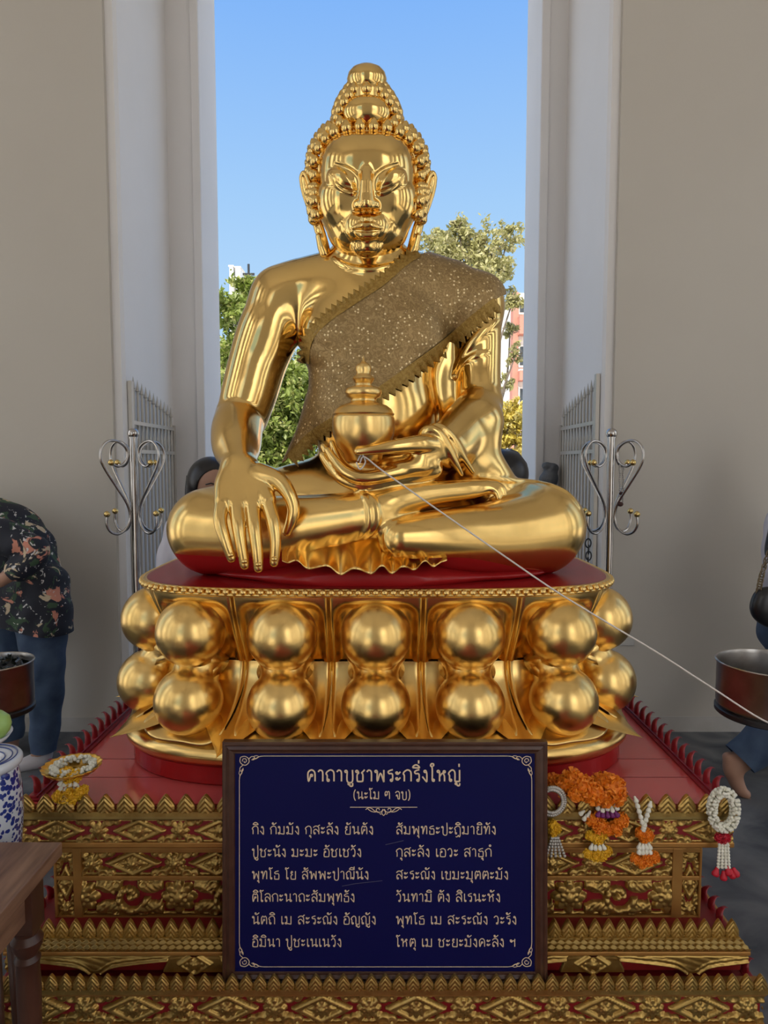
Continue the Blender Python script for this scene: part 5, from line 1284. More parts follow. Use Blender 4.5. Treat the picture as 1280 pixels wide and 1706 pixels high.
# ================================================================ hook stands, gates, pots, table
YS = 3.62
def hook_stand(px, name_label, turn):
    b0 = at(px, 1000, YS); x = b0[0]; zt = float(at(px, 730, YS)[2])
    st = thing('hook_stand', name_label, 'stand', (x, YS, 0), 'steel hook stands behind the altar')
    MB().lathe([(0.0, 0.0), (0.17, 0.0), (0.17, 0.012), (0.05, 0.035), (0.026, 0.05), (0, 0.05)], (x, YS, 0), 28).build('foot', STEEL, st, True, auto=.7)
    MB().lathe([(0.0195, 0.04), (0.0195, zt), (0.023, zt), (0.023, zt + .008), (0, zt + .008)], (x, YS, 0), 20).build('pole', STEEL, st, True, auto=.7)
    MB().ball((x, YS, zt + 0.024), 0.029, 24, 14).build('ball_finial', STEEL, st, True)
    k = YS / F
    # profile of one scroll: distance from the pole and height, in photo pixels
    prof = [(45, 856), (46, 870), (40, 882), (29, 887), (17, 882), (9, 870), (7, 856), (13, 836), (30, 808), (47, 780), (53, 763), (50, 746), (39, 736), (24, 737), (12, 746), (9, 758), (14, 771), (25, 777), (36, 772)]
    P2 = smooth_path([(r, 0, y) for r, y in [(a, b) for a, b in prof]], 7)
    for i in range(4):
        a = turn + i * math.pi / 2; s_ = 1.14
        P = np.array([(x + (2 + r * s_) * k * math.cos(a), YS + (2 + r * s_) * k * math.sin(a), float(at(px, yy, YS)[2])) for r, _, yy in P2])
        sc = MB().tube(P, 0.0068, 10).build('scroll_hook', STEEL, st, True)
        MB().ball(P[0] + (0, 0, .008), 0.0165, 16, 10).build('knob', BRASS, sc, True)
        MB().ball(P[-1] + (0, 0, .004), 0.0165, 16, 10).build('knob', BRASS, sc, True)
    return st
hook_stand(229, 'steel stand with curled hooks left of the big statue', math.radians(147))
hook_stand(1013, 'steel stand with curled hooks right of the big statue', math.radians(213))
# beaded garland left on the right-hand stand
g = thing('bead_garland', 'dried bead garland hanging from a curl of the right hook stand', 'garland', at(1036, 776, YS - .03))
m = MB()
for sx in (-1, 1):
    for j in range(14): m.ball(at(1036 + sx * (2.8 + .6 * math.sin(j)), 776 + j * 3.1, YS - .05), 2.0 * YS / F, 8, 6)
m.build('bead_strand', BEADW, g, True)
m = MB(); m.ball(at(1036, 822, YS - .05), (4.5 * YS / F, .012, 3 * YS / F), 10, 8); m.ball(at(1034, 840, YS - .05), (5 * YS / F, .012, 4 * YS / F), 10, 8); m.build('dry_knot', material('dry_flowers', (0.06, 0.02, 0.015), .7), g, True)
m = MB()
for j in range(5):
    for sx in (-1, 1): m.ball(at(1036 + sx * 2.4, 826 + j * 3, YS - .05), 1.8 * YS / F, 8, 6)
m.build('bead_tassel', BEADW, g, True)

# metal gates folded back against the reveals
GATE = material('silver_grey_gate_paint', (0.50, 0.465, 0.41), 0.4, 0.3)
def gate(side, X, y0, y1, lbl, pz0, pz1):
    gt = thing('metal_gate', lbl, 'gate', (X, (y0 + y1) / 2, 0.03), 'open metal gates in the doorway')
    zr = 1.785; zr2 = 1.62
    for y, zt in ((y0, pz0), (y1, pz1)): MB().box((X - .012, y - .018, 0.03), (X + .012, y + .018, zt), bev=.003).build('gate_post', GATE, gt)
    for z in (zr, zr2, 0.14): MB().box((X - .010, y0, z - .011), (X + .010, y1, z + .011)).build('gate_rail', GATE, gt)
    nb_ = 11
    for i in range(nb_):
        y = y0 + (i + 0.65) * (y1 - y0) / (nb_ + 0.3); zt = 2.02 + (1.90 - 2.02) * (i / (nb_ - 1)) - .04
        m = MB(); m.tube([(X, y, 0.13), (X, y, zt)], 0.0085, 8); m.lathe([(0.0085, 0), (0.013, .006), (0.011, .016), (0.006, .04), (0, .075)], (X, y, zt), 8)
        m.build('gate_bar', GATE, gt, True, auto=.6)
        if i < nb_ - 1:
            y2 = y + (y1 - y0) / (nb_ + 0.3)
            m = MB(); m.tube([(X, y, zr), (X, (y + y2) / 2, zr2)], 0.0045, 6); m.tube([(X, y2, zr), (X, (y + y2) / 2, zr2)], 0.0045, 6); m.build('gate_brace', GATE, gt, True)
    return gt
gate(-1, L0 + 0.014, 3.99, 4.78, 'open silver grey gate with spear tips left of the doorway', 2.02, 1.81)
gate(1, R0 - 0.014, 3.99, 4.76, 'open silver grey gate with spear tips right of the doorway', 2.06, 1.81)
# chain with padlock on the right gate
xc = R0 - 0.06
ch = thing('gate_chain', 'dark chain hanging from the post of the right gate', 'chain', (xc, 3.95, 1.0))
for i in range(9):
    m = MB(); c = np.array((xc + .004 * math.sin(i), 3.945, float(at(1003, 905 + i * 10.5, 3.945)[2]))); a = np.linspace(0, 2 * math.pi, 15)[:-1]
    P = np.stack([0.013 * np.cos(a) * (i % 2 == 0) + 0.003 * np.cos(a), 0.013 * np.cos(a) * (i % 2), 0.026 * np.sin(a)], 1) + c
    m.tube(P, 0.004, 6, closed=True); m.build('chain_link', DARK, ch, True)
# small plate on the wall
m = MB(); m.box(tuple(at(1026, 1076, YB - .006)), tuple(at(1057, 1063, YB)), bev=.003)
pl = m.build('wall_plate', material('grey_metal_plate', (0.50, 0.48, 0.45), 0.4, 0.3), None, loc=at(1041, 1070, YB - .003))
tag(pl, 'small grey metal plate on the right wall beside the pedestal', 'plate')

# steel offering pots on stands
def pot(cx, cy, Y, rpx, hpx, lbl, fill=None):
    k = pxm(Y, cy); c = at(cx, cy, Y); r = rpx * k; h = hpx * k; z = c[2]
    p = thing('steel_pot', lbl, 'pot', (c[0], c[1], z - h), 'steel pots beside the altar')
    prof = [(r * .86, -h + .012), (r * .97, -h + .020), (r, -h + .032), (r, -.008), (r + .004, -.004), (r + .005, 0), (r + .003, .003), (r - .001, .001), (r - .004, -.010), (r - .004, -h + .034), (r * .86, -h + .018), (0, -h + .018)]
    MB().lathe(prof, c, 56).build('pot_wall', STEEL_DULL, p, True, auto=.8)
    MB().lathe([(0, -h), (r * .99, -h), (r * 1.02, -h + .004), (r * 1.02, -h + .016), (r * .97, -h + .020), (0, -h + .019)], c, 48).build('pot_base', DARK, p, True, auto=.6)
    if fill:
        m = MB(); rs = np.random.RandomState(4)
        for i in range(160):
            a, q = rs.uniform(0, 6.28), r * .9 * math.sqrt(rs.uniform()); e = rs.normal(0, 1, 3); e /= np.linalg.norm(e); f_ = np.cross(e, rs.normal(0, 1, 3)); f_ /= np.linalg.norm(f_)
            o = c + np.array((q * math.cos(a), q * math.sin(a), -.018 + rs.uniform(0, .008))); m.add([o - e * .014, o + f_ * .006, o + e * .014, o - f_ * .006], [(0, 1, 2, 3)])
        o = m.build('dark_leaves', fill, p); o['kind'] = 'stuff'
        MB().lathe([(0, -.022), (r * .95, -.022), (r * .95, -.030), (0, -.030)], c, 32).build('dark_water', DARK, p)
    return p, c, r, h
DLEAF = material('dark_wet_leaves', (0.012, 0.016, 0.010), 0.3)
_, c1, r1_, h1 = pot(-9, 1103, 2.30, 58, 84, 'steel pot of dark leaves at the left edge, in front of the person in jeans', DLEAF)
_, c2_, r2_, h2 = pot(1286, 1104, 2.05, 83, 88, 'empty steel pot at the right edge, behind the white string')
for c, r, h, lbl in ((c1, r1_, h1, 'pot stand carrying the steel pot of dark leaves'), (c2_, r2_, h2, 'pot stand carrying the empty steel pot at the right')):
    s_ = thing('pot_stand', lbl, 'stand', (c[0], c[1], 0)); sx = -1 if c[0] < 0 else 1
    x = c[0] + sx * r * .55
    MB().lathe([(0, 0), (r * .6, 0), (r * .6, .015), (.02, .03), (.016, .05), (.016, c[2] - h - .012), (0, c[2] - h - .012)], (x + sx * .12, c[1], 0), 24).build('stand_post', STEEL, s_, True, auto=.7)
    MB().lathe([(0, c[2] - h - .014), (r * .8, c[2] - h - .014), (r * .8, c[2] - h - .001), (0, c[2] - h - .001)], (c[0] + sx * r * .3, c[1], 0), 32).build('stand_plate', DARK, s_)

# the old wooden table, its jar and fruit
TW = bpy.data.materials.new('worn_table_wood'); TW.use_nodes = True
n = TW.node_tree; b = n.nodes['Principled BSDF']; b.inputs['Roughness'].default_value = 0.42
t = n.nodes.new('ShaderNodeTexCoord'); mp = n.nodes.new('ShaderNodeMapping'); mp.inputs['Scale'].default_value = (26, 3, 26); mp.inputs['Rotation'].default_value = (0, 0, 0)
x = n.nodes.new('ShaderNodeTexNoise'); x.inputs['Scale'].default_value = 2.0; x.inputs['Detail'].default_value = 8
r = n.nodes.new('ShaderNodeValToRGB'); r.color_ramp.elements[0].position = 0.3; r.color_ramp.elements[0].color = (0.13, 0.060, 0.034, 1)
r.color_ramp.elements[1].position = 0.72; r.color_ramp.elements[1].color = (0.33, 0.18, 0.105, 1)
n.links.new(t.outputs['Object'], mp.inputs[0]); n.links.new(mp.outputs[0], x.inputs['Vector']); n.links.new(x.outputs[0], r.inputs[0]); n.links.new(r.outputs[0], b.inputs['Base Color'])
TZ = 0.735; c = at(104, 1402, 1.440); TX1 = float(c[0]); TY1 = 1.440; TZ = float(c[2])
TY0, TX0 = 0.72, TX1 - 1.0
tab = thing('wooden_table', 'worn wooden table with turned legs at the lower left, carrying the porcelain jar', 'table', ((TX0 + TX1) / 2, (TY0 + TY1) / 2, 0))
MB().box((TX0, TY0, TZ - 0.030), (TX1, TY1, TZ), bev=.004).build('tabletop', TW, tab)
TWD = material('table_leg_wood', (0.085, 0.033, 0.018), 0.40, noise=(9, 0.7, (0.050, 0.018, 0.010)))
for lo, hi in (((TX1 - .060, TY0 + .05, TZ - .125), (TX1 - .040, TY1 - .05, TZ - .030)), ((TX0 + .04, TY1 - .060, TZ - .125), (TX1 - .04, TY1 - .040, TZ - .030)), ((TX0 + .04, TY0 + .040, TZ - .125), (TX1 - .04, TY0 + .060, TZ - .030)), ((TX0 + .040, TY0 + .05, TZ - .125), (TX0 + .060, TY1 - .05, TZ - .030))):
    MB().box(lo, hi, bev=.002).build('apron', TW, tab)
for lx, ly in ((TX1 - .052, TY1 - .06), (TX1 - .052, TY0 + .06), (TX0 + .052, TY1 - .06), (TX0 + .052, TY0 + .06)):
    zb = TZ - .155
    m = MB(); m.box((lx - .026, ly - .026, zb), (lx + .026, ly + .026, TZ - .03), bev=.003)
    m.lathe([(0, 0), (.014, 0), (.017, .05), (.020, .2), (.0245, zb - .13), (.0225, zb - .075), (.026, zb - .065), (.020, zb - .055), (.030, zb - .035), (.032, zb - .022), (.024, zb - .008), (.026, zb)], (lx, ly, 0), 24)
    m.build('leg', TWD, tab, True, auto=.6)
# blue and white porcelain jar
POR = bpy.data.materials.new('blue_white_porcelain'); POR.use_nodes = True
n = POR.node_tree; b = n.nodes['Principled BSDF']; b.inputs['Roughness'].default_value = 0.08; b.inputs['Coat Weight'].default_value = 0.5
t = n.nodes.new('ShaderNodeTexCoord'); vo = n.nodes.new('ShaderNodeTexVoronoi'); vo.inputs['Scale'].default_value = 95; vo.feature = 'F1'
ds = n.nodes.new('ShaderNodeTexNoise'); ds.inputs['Scale'].default_value = 26; ds.inputs['Detail'].default_value = 2
mr = n.nodes.new('ShaderNodeMath'); mr.operation = 'ADD'; mr2 = n.nodes.new('ShaderNodeMapRange'); mr2.inputs[1].default_value = 0.98; mr2.inputs[2].default_value = 1.05
n.links.new(t.outputs['Object'], vo.inputs['Vector']); n.links.new(t.outputs['Object'], ds.inputs['Vector']); n.links.new(vo.outputs['Distance'], mr.inputs[0]); n.links.new(ds.outputs[0], mr.inputs[1]); n.links.new(mr.outputs[0], mr2.inputs[0])
mx = n.nodes.new('ShaderNodeMix'); mx.data_type = 'RGBA'; mx.inputs['A'].default_value = (0.018, 0.035, 0.22, 1); mx.inputs['B'].default_value = (0.62, 0.65, 0.70, 1)
n.links.new(mr2.outputs[0], mx.inputs['Factor']); n.links.new(mx.outputs['Result'], b.inputs['Base Color'])
PORW = material('white_porcelain', (0.66, 0.68, 0.71), 0.08, coat=.4); PORB = material('blue_glaze', (0.05, 0.08, 0.26), 0.1)
YJ = 1.528; jc = at(-32, 1262, YJ); k = pxm(YJ, 1262); jz = float(jc[2])
jar = thing('porcelain_jar', 'blue and white porcelain jar with a flat ringed rim behind the wooden table', 'jar', (jc[0], jc[1], jz - .34))
TJ = TZ; TZ = jz - .34; H_ = .34; R = 63 * k
MB().lathe([(0, 0), (R * .62, 0), (R * .64, .008), (R * .70, H_ * .12), (R * .90, H_ * .38), (R * .965, H_ * .58), (R * .95, H_ * .78), (R * .88, H_ * .90), (R * .86, H_ * .93)], (jc[0], jc[1], TZ), 56).build('jar_body', POR, jar, True)
MB().lathe([(R * .86, H_ * .92), (R * .97, H_ * .945), (R, H_ * .965), (R * .985, H_ * .985), (R * .93, H_), (R * .45, H_ * .975), (R * .40, H_ * .95), (R * .38, H_ * .8), (0, H_ * .8)], (jc[0], jc[1], TZ), 56).build('jar_rim', PORW, jar, True)
for q in (.56, .74, .86):
    zq = H_ * (.975 + (.025) * (q - .45) / .48) + .0012; MB().tube([(jc[0] + R * q * math.cos(a), jc[1] + R * q * math.sin(a), TZ + zq) for a in np.linspace(0, 2 * math.pi, 61)[:-1]], 0.0014, 6, closed=True).build('rim_line', PORB, jar, True)
stool = thing('jar_stool', 'dark wooden stool under the porcelain jar behind the table', 'stool', (jc[0], jc[1], 0))
MB().lathe([(0, TZ - .03), (R * .8, TZ - .03), (R * .82, TZ - .025), (R * .82, TZ - .003), (R * .8, TZ), (0, TZ)], (jc[0], jc[1], 0), 32).build('stool_seat', TWD, stool)
for i in range(4):
    a = i * math.pi / 2 + .78; MB().tube([(jc[0] + R * .72 * math.cos(a), jc[1] + R * .72 * math.sin(a), 0), (jc[0] + R * .55 * math.cos(a), jc[1] + R * .55 * math.sin(a), TZ - .028)], .013, 10).build('leg', TWD, stool, True)
TZ = TJ
# fruit on a tall dish behind the jar
YF_ = 1.35; fc = at(-6, 1207, YF_); fr = 23 * pxm(YF_, 1207)
dish = thing('fruit_dish', 'tall footed dish under the green fruit at the left edge', 'dish', (fc[0] - .06, TY1 - .09, TZ)); dz = fc[2] - fr - TZ
dx, dy = fc[0] - .06, TY1 - .09
MB().lathe([(0, 0), (.045, 0), (.045, .006), (.012, .02), (.010, dz - .03), (.03, dz - .014), (.075, dz - .006), (.082, dz + .004), (.078, dz + .004), (.07, dz - .001), (0, dz - .001)], (dx, dy, TZ), 36).build('dish_bowl', PORW, dish, True)
LIME = material('green_guava', (0.30, 0.48, 0.12), 0.35, noise=(20, .6, (0.38, 0.55, 0.18)), bump=(40, .15, .003))
for (x, y), lb in (((fc[0], dy + .0), 'round green fruit at the left edge, above the porcelain jar rim'), ((fc[0] - .085, dy - .01), 'round green fruit beside the one at the picture edge')):
    f = thing('green_fruit', lb, 'fruit', (x, y, TZ + dz), 'green fruit on the dish')
    MB().lathe([(0, .0), (fr * .5, .002), (fr * .9, fr * .55), (fr, fr), (fr * .9, fr * 1.5), (fr * .45, fr * 1.93), (fr * .1, fr * 1.9), (0, fr * 1.86)], (x, y, TZ + dz), 28).build('flesh', LIME, f, True)
    MB().tube([(x, y, TZ + dz + fr * 1.86), (x + .003, y, TZ + dz + fr * 2.05)], .002, 6).build('stalk', TWD, f, True)
# red carpet in front of the altar where people kneel
cp = MB().box((-0.62, -2.6, 0.0), (0.62, 1.45, 0.012)).build('red_carpet', material('red_carpet', (0.22, 0.018, 0.016), 0.95), None, loc=(0, -.6, 0))
tag(cp, 'plain red carpet on the stone floor in front of the altar', 'carpet')
# ================================================================ people
SKIN = material('skin', (0.42, 0.23, 0.15), 0.5); HAIR = material('black_hair', (0.006, 0.005, 0.006), 0.35)
JEAN = material('blue_jeans', (0.035, 0.060, 0.115), 0.85, noise=(14, .8, (0.065, 0.105, 0.17)), bump=(220, .3, .001))
WHITE = material('white_shirt_cloth', (0.62, 0.60, 0.66), 0.8, bump=(9, .5, .02)); SOCK = material('white_sock', (0.58, 0.55, 0.56), .9)
FLOR = bpy.data.materials.new('floral_print'); FLOR.use_nodes = True
n = FLOR.node_tree; b = n.nodes['Principled BSDF']; b.inputs['Roughness'].default_value = 0.7
t = n.nodes.new('ShaderNodeTexCoord')
def spots(scale, lo, hi, seed):
    mp = n.nodes.new('ShaderNodeMapping'); mp.inputs['Location'].default_value = (seed, seed * 2, seed * .5); n.links.new(t.outputs['Object'], mp.inputs[0])
    ns = n.nodes.new('ShaderNodeTexNoise'); ns.inputs['Scale'].default_value = scale; ns.inputs['Detail'].default_value = 4; ns.inputs['Distortion'].default_value = .8
    r = n.nodes.new('ShaderNodeMapRange'); r.inputs[1].default_value = lo; r.inputs[2].default_value = hi; n.links.new(mp.outputs[0], ns.inputs['Vector']); n.links.new(ns.outputs[0], r.inputs[0]); return r.outputs[0]
prev = None
for sc, lo, hi, seed, col in ((14, .58, .60, 1.3, (0.035, 0.075, 0.035)), (11, .63, .65, 5.1, (0.60, 0.24, 0.16)), (10, .635, .65, 9.7, (0.58, 0.46, 0.30)), (34, .64, .66, 3.3, (0.62, 0.60, 0.58))):
    mx = n.nodes.new('ShaderNodeMix'); mx.data_type = 'RGBA'; mx.inputs['B'].default_value = (*col, 1)
    if prev is None: mx.inputs['A'].default_value = (0.008, 0.010, 0.020, 1)
    else: n.links.new(prev, mx.inputs['A'])
    n.links.new(spots(sc, lo, hi, seed), mx.inputs['Factor']); prev = mx.outputs['Result']
n.links.new(prev, b.inputs['Base Color'])

def W3(pts, Yd=None):
    """(px, py, Y, radius px) to points and radii in metres"""
    P = np.array([at(a, b_, y) for a, b_, y, r in pts]); R = np.array([r * pxm(y, b_) for a, b_, y, r in pts]); return P, R
def limb(f, pts, k=.03, n=8, grow=0.0, flat=None):
    P, R = W3(pts); q = smooth_path([tuple(p) + (r,) for p, r in zip(P, R)], n); f.chain(q[:, :3], q[:, 3] + grow, k, flat=flat)
def bounds(chains, pad=.16):
    P = np.vstack([W3(c)[0] for c in chains]); return P.min(0) - pad, P.max(0) + pad
def figure(parent, body, clothes, h=.011):
    """body: chains melted into one skin; clothes: (name, material, chains, grow, clip)"""
    lo, hi = bounds(body); f = Field(lo, hi, h)
    for c in body: limb(f, c)
    V, Fq, Nn = f.mesh(0, 1); mesh_obj('body', V, Fq, SKIN, parent, True, Nn)
    for name, mat, chains, grow, clip in clothes:
        lo, hi = bounds(chains, .2); f = Field(lo, hi, h * .85)
        for c in chains: limb(f, c, grow=grow)
        V, Fq, Nn = f.mesh(0, 1)
        if clip is not None: V, Fq, Nn = clip_mesh(V, Fq, clip(V), Nn)
        V = V + Nn * (0.006 * np.sin(V[:, 2:3] * 31 + 4 * np.sin(V[:, 0:1] * 13) + V[:, 1:2] * 17) * np.sin(V[:, 0:1] * 19 + V[:, 2:3] * 11))
        mesh_obj(name, V, Fq, mat, parent, True)
def hand(parent, c, d, s=1.0, palm=(0, 0, -1)):
    """five-fingered hand from wrist c along d"""
    d = np.array(d, float); d /= np.linalg.norm(d); p_ = np.array(palm, float); p_ -= d * (p_ @ d); p_ /= np.linalg.norm(p_); a = np.cross(d, p_)
    c = np.array(c); f = Field(c - .2 * s, c + .2 * s, .004)
    f.chain([c, c + d * .045 * s, c + d * .085 * s], np.array((.024, .034, .034)) * s, .01, flat=(p_, .5))
    for i, (o, L) in enumerate(((-.030, .062), (-.010, .075), (.010, .080), (.030, .070))):
        q = c + d * .088 * s + a * o * s; f.chain([q, q + d * L * .5 * s + p_ * .008 * s, q + d * L * .85 * s + p_ * .026 * s], np.array((.0095, .0088, .007)) * s, .004)
    q = c + d * .03 * s + a * .034 * s; f.chain([q, q + (d * .03 + a * .03) * s, q + (d * .065 + a * .036 + p_ * .012) * s], np.array((.013, .011, .008)) * s, .006)
    V, Fq, Nn = f.mesh(0, 1); mesh_obj('hand', V, Fq, SKIN, parent, True, Nn)
def face(parent, c, r, fwd, mask=False):
    """eyes, brows and a nose on a head of radius r"""
    fw = np.array(fwd, float); fw /= np.linalg.norm(fw); up = np.array((0, 0, 1.0)); up -= fw * (up @ fw); up /= np.linalg.norm(up); sd_ = np.cross(fw, up); c = np.array(c)
    EYE_ = material('eye_dark', (0.02, .012, .01), .2)
    for s_ in (-1, 1):
        a = lambda x, y, o: c + fw * math.sqrt(max(r * r - x * x - y * y, .0001)) * o + sd_ * x + up * y
        MB().tube([a(s_ * r * .18, r * .02, 1.0), a(s_ * r * .34, -.01 * r, 1.01), a(s_ * r * .52, r * .04, 1.0)], r * .045, 8).build('eye', EYE_, parent, True)
        MB().tube([a(s_ * r * .16, r * .24, 1.0), a(s_ * r * .36, r * .30, 1.01), a(s_ * r * .58, r * .22, 1.0)], r * .03, 8).build('eyebrow', HAIR, parent, True)
    if mask:
        rows = []
        for v in np.linspace(-1, 1, 9):
            rr = []
            for u_ in np.linspace(-1, 1, 15):
                x, y = r * .86 * u_, r * (-.46 + .40 * v - .10 * u_ * u_ * v); o = math.sqrt(max(r * r * 1.0 - (x * .95) ** 2 - (y * .5) ** 2, r * r * .06)); rr.append(c + fw * (o * 1.10 + r * .10 * (1 - u_ * u_)) + sd_ * x + up * y)
            rows.append(rr)
        o = MB().grid(np.array(rows)).build('face_mask', WHITE, parent, True); o.modifiers.new('thickness', 'SOLIDIFY').thickness = .004
    else:
        MB().ball(c + fw * r * 1.02 - up * r * .25, (r * .16, r * .16, r * .22), 12, 8).build('nose', SKIN, parent, True)
        MB().tube([c + fw * r * .93 - up * r * .58 + sd_ * x for x in (-r * .25, 0, r * .25)], r * .05, 8).build('mouth', material('lips', (.30, .09, .08), .5), parent, True)

# --- bending person at the left edge: floral blouse, jeans, white socks
Yp = 3.45
p1 = thing('person', 'person bending over in a dark floral blouse, jeans and white socks at the left edge', 'person', (float(at(45, 1250, Yp)[0]), Yp, 0))
legA = [(58, 1000, 3.44, 40), (70, 1060, 3.43, 34), (78, 1130, 3.42, 24), (76, 1190, 3.45, 20), (72, 1245, 3.46, 13)]
legB = [(20, 1000, 3.60, 40), (18, 1070, 3.60, 34), (16, 1130, 3.58, 24), (16, 1190, 3.62, 20), (15, 1240, 3.62, 13)]
trunk = [(38, 1000, 3.52, 52), (30, 930, 3.52, 54), (5, 895, 3.52, 52), (-50, 880, 3.52, 52), (-90, 878, 3.52, 44)]
neck = [(-90, 878, 3.52, 30), (-125, 885, 3.52, 17), (-150, 893, 3.52, 27), (-160, 905, 3.52, 30)]
armA = [(-70, 880, 3.40, 22), (-15, 890, 3.30, 24), (48, 912, 3.26, 17), (58, 925, 3.25, 15), (30, 948, 3.22, 13), (-2, 970, 3.20, 10)]
armB = [(-80, 880, 3.66, 22), (-100, 940, 3.72, 17), (-110, 990, 3.66, 12)]
footA = [(74, 1245, 3.47, 12), (68, 1262, 3.46, 13), (50, 1270, 3.42, 11), (34, 1277, 3.39, 8)]
footB = [(15, 1240, 3.62, 12), (10, 1250, 3.61, 12), (-8, 1257, 3.58, 10), (-22, 1260, 3.56, 8)]
hem = lambda zc_: (lambda V: zc_(V))
figure(p1, [legA, legB, trunk, neck, armA, armB, footA, footB],
       [('jeans', JEAN, [legA[:4] + [(71, 1262, 3.46, 16)], legB[:4] + [(14, 1256, 3.62, 16)], [(52, 1000, 3.47, 44), (24, 1000, 3.58, 44)]], .012, lambda V: np.maximum(float(at(72, 1250, 3.46)[2]) - V[:, 2], V[:, 2] - float(at(40, 985, 3.5)[2]))),
        ('floral_blouse', FLOR, [trunk[:-1] + [(-84, 878, 3.52, 44)], [(46, 1010, 3.50, 58), (40, 1060, 3.50, 62)], [(64, 975, 3.45, 40), (68, 1020, 3.44, 42), (66, 1062, 3.44, 44)], [(20, 985, 3.60, 42), (16, 1062, 3.60, 46)], armA[:5], armB[:2]], .022, lambda V: float(at(40, 1040, 3.5)[2]) + .03 * np.sin(V[:, 0] * 9) - V[:, 2]),
        ('sock', SOCK, [footA], .006, None), ('sock', SOCK, [footB], .006, None)])
hc = at(-158, 905, 3.52); hr = 31 * pxm(3.52)
MB().ball(hc + (.012, 0, .018), (hr * 1.12, hr * 1.08, hr * 1.12), 24, 16).build('hair', HAIR, p1, True)
face(p1, hc + (-.02, 0, -.03), hr, (-.75, 0, -.6))
hand(p1, at(0, 968, 3.20), (-.8, -.1, -.3)); hand(p1, at(-110, 988, 3.66), (-.3, -.2, -.9), palm=(-1, 0, 0))

# --- walking person at the right edge: white top, black bag, jeans, bare feet
p2 = thing('person', 'barefoot person walking off the right edge in a white top and blue jeans', 'person', (float(at(1330, 1300, 3.2)[0]), 3.2, 0))
legA = [(1322, 1040, 3.18, 46), (1335, 1110, 3.16, 40), (1328, 1180, 3.14, 30), (1278, 1228, 3.14, 28), (1236, 1268, 3.14, 17), (1222, 1282, 3.14, 12.5)]
footA = [(1213, 1262, 3.15, 9), (1220, 1282, 3.14, 12), (1228, 1304, 3.13, 12), (1236, 1318, 3.12, 9.5), (1244, 1323, 3.11, 7.5)]
legB = [(1345, 1040, 3.30, 46), (1395, 1120, 3.30, 36), (1425, 1200, 3.30, 27), (1430, 1270, 3.30, 16), (1430, 1300, 3.30, 13)]
footB = [(1430, 1296, 3.30, 13), (1440, 1308, 3.29, 12), (1470, 1314, 3.26, 9), (1488, 1315, 3.24, 7)]
trunk = [(1332, 1040, 3.24, 56), (1334, 980, 3.24, 50), (1340, 910, 3.24, 58), (1344, 860, 3.24, 50)]
neck = [(1344, 850, 3.24, 22), (1346, 820, 3.24, 18), (1350, 790, 3.24, 34), (1350, 765, 3.24, 38)]
armA = [(1330, 868, 3.10, 20), (1318, 930, 3.06, 18), (1335, 985, 3.02, 14), (1365, 1000, 3.0, 11)]
armB = [(1350, 868, 3.40, 20), (1370, 930, 3.44, 18), (1400, 980, 3.40, 12)]
figure(p2, [legA, legB, footA, footB, trunk, neck, armA, armB],
       [('jeans', JEAN, [legA[:4] + [(1234, 1266, 3.14, 24)], legB[:4] + [(1430, 1285, 3.3, 22)], [(1322, 1045, 3.2, 50), (1346, 1045, 3.28, 50)]], .012, lambda V: np.maximum(V[:, 2] - float(at(1330, 1010, 3.2)[2]), -((V[:, 0] - float(at(1231, 1262, 3.14)[0])) * .72 + (V[:, 2] - float(at(1231, 1262, 3.14)[2])) * .70))),
        ('white_top', WHITE, [trunk, armA[:2] + [(1322, 945, 3.05, 17)], armB[:2]], .014, lambda V: np.maximum(float(at(1330, 1060, 3.24)[2]) - V[:, 2], V[:, 2] - float(at(1344, 838, 3.24)[2])))])
for i in range(5):
    q = np.array(at(1231 + i * 2.4, 1321 + i * 1.2, 3.13 - .0)) + (0, -.022 * (i - 2) * .7, 0); m = MB(); m.tube(smooth_path([q, q + (.016, -.004, -.004), q + (.030, -.006, -.012)], 4), np.linspace(.0095 - .001 * i, .006, 9), 8); m.ball(q + (.030, -.006, -.012), .0062, 8, 6); m.build('toe', SKIN, p2, True)
hc = at(1350, 768, 3.24); hr = 38 * pxm(3.24)
m = MB(); m.ball(hc + (-.02, 0, .02), (hr * 1.08, hr * 1.08, hr * 1.08), 24, 16); m.tube(smooth_path([hc + (-.08, 0, -.02), at(1300, 860, 3.22), at(1284, 905, 3.18), at(1278, 925, 3.16)], 6), np.linspace(.05, .008, 19), 10); m.build('hair', HAIR, p2, True)
face(p2, hc + (.02, 0, 0), hr, (1, 0, 0)); hand(p2, at(1365, 1000, 3.0), (.9, 0, -.2)); hand(p2, at(1400, 980, 3.40), (.8, 0, -.3))
bag = thing('shoulder_bag', 'black shoulder bag on a chain strap carried at the right edge', 'bag', at(1285, 1015, 3.0))
f = Field(at(1232, 1075, 3.0) - .1, at(1345, 950, 3.0) + .1, .008)
f.chain(smooth_path([at(1276, 998, 3.0), at(1274, 1018, 3.0), at(1294, 1028, 3.0), at(1312, 1015, 3.0), at(1310, 998, 3.0), at(1276, 998, 3.0)], 4), 20 * pxm(3.0), .05, flat=(np.array((0, 1.0, 0)), .7)); f.ell(at(1292, 1010, 3.0), (.09, .035, .06), .05)
V, Fq, Nn = f.mesh(0, 1); mesh_obj('bag_body', V, Fq, material('black_leather', (.010, .010, .011), .35), bag, True, Nn)
P = smooth_path([at(1262, 998, 2.995), at(1266, 975, 2.995), at(1272, 950, 3.0), at(1284, 915, 3.02), at(1310, 872, 3.06)], 12)
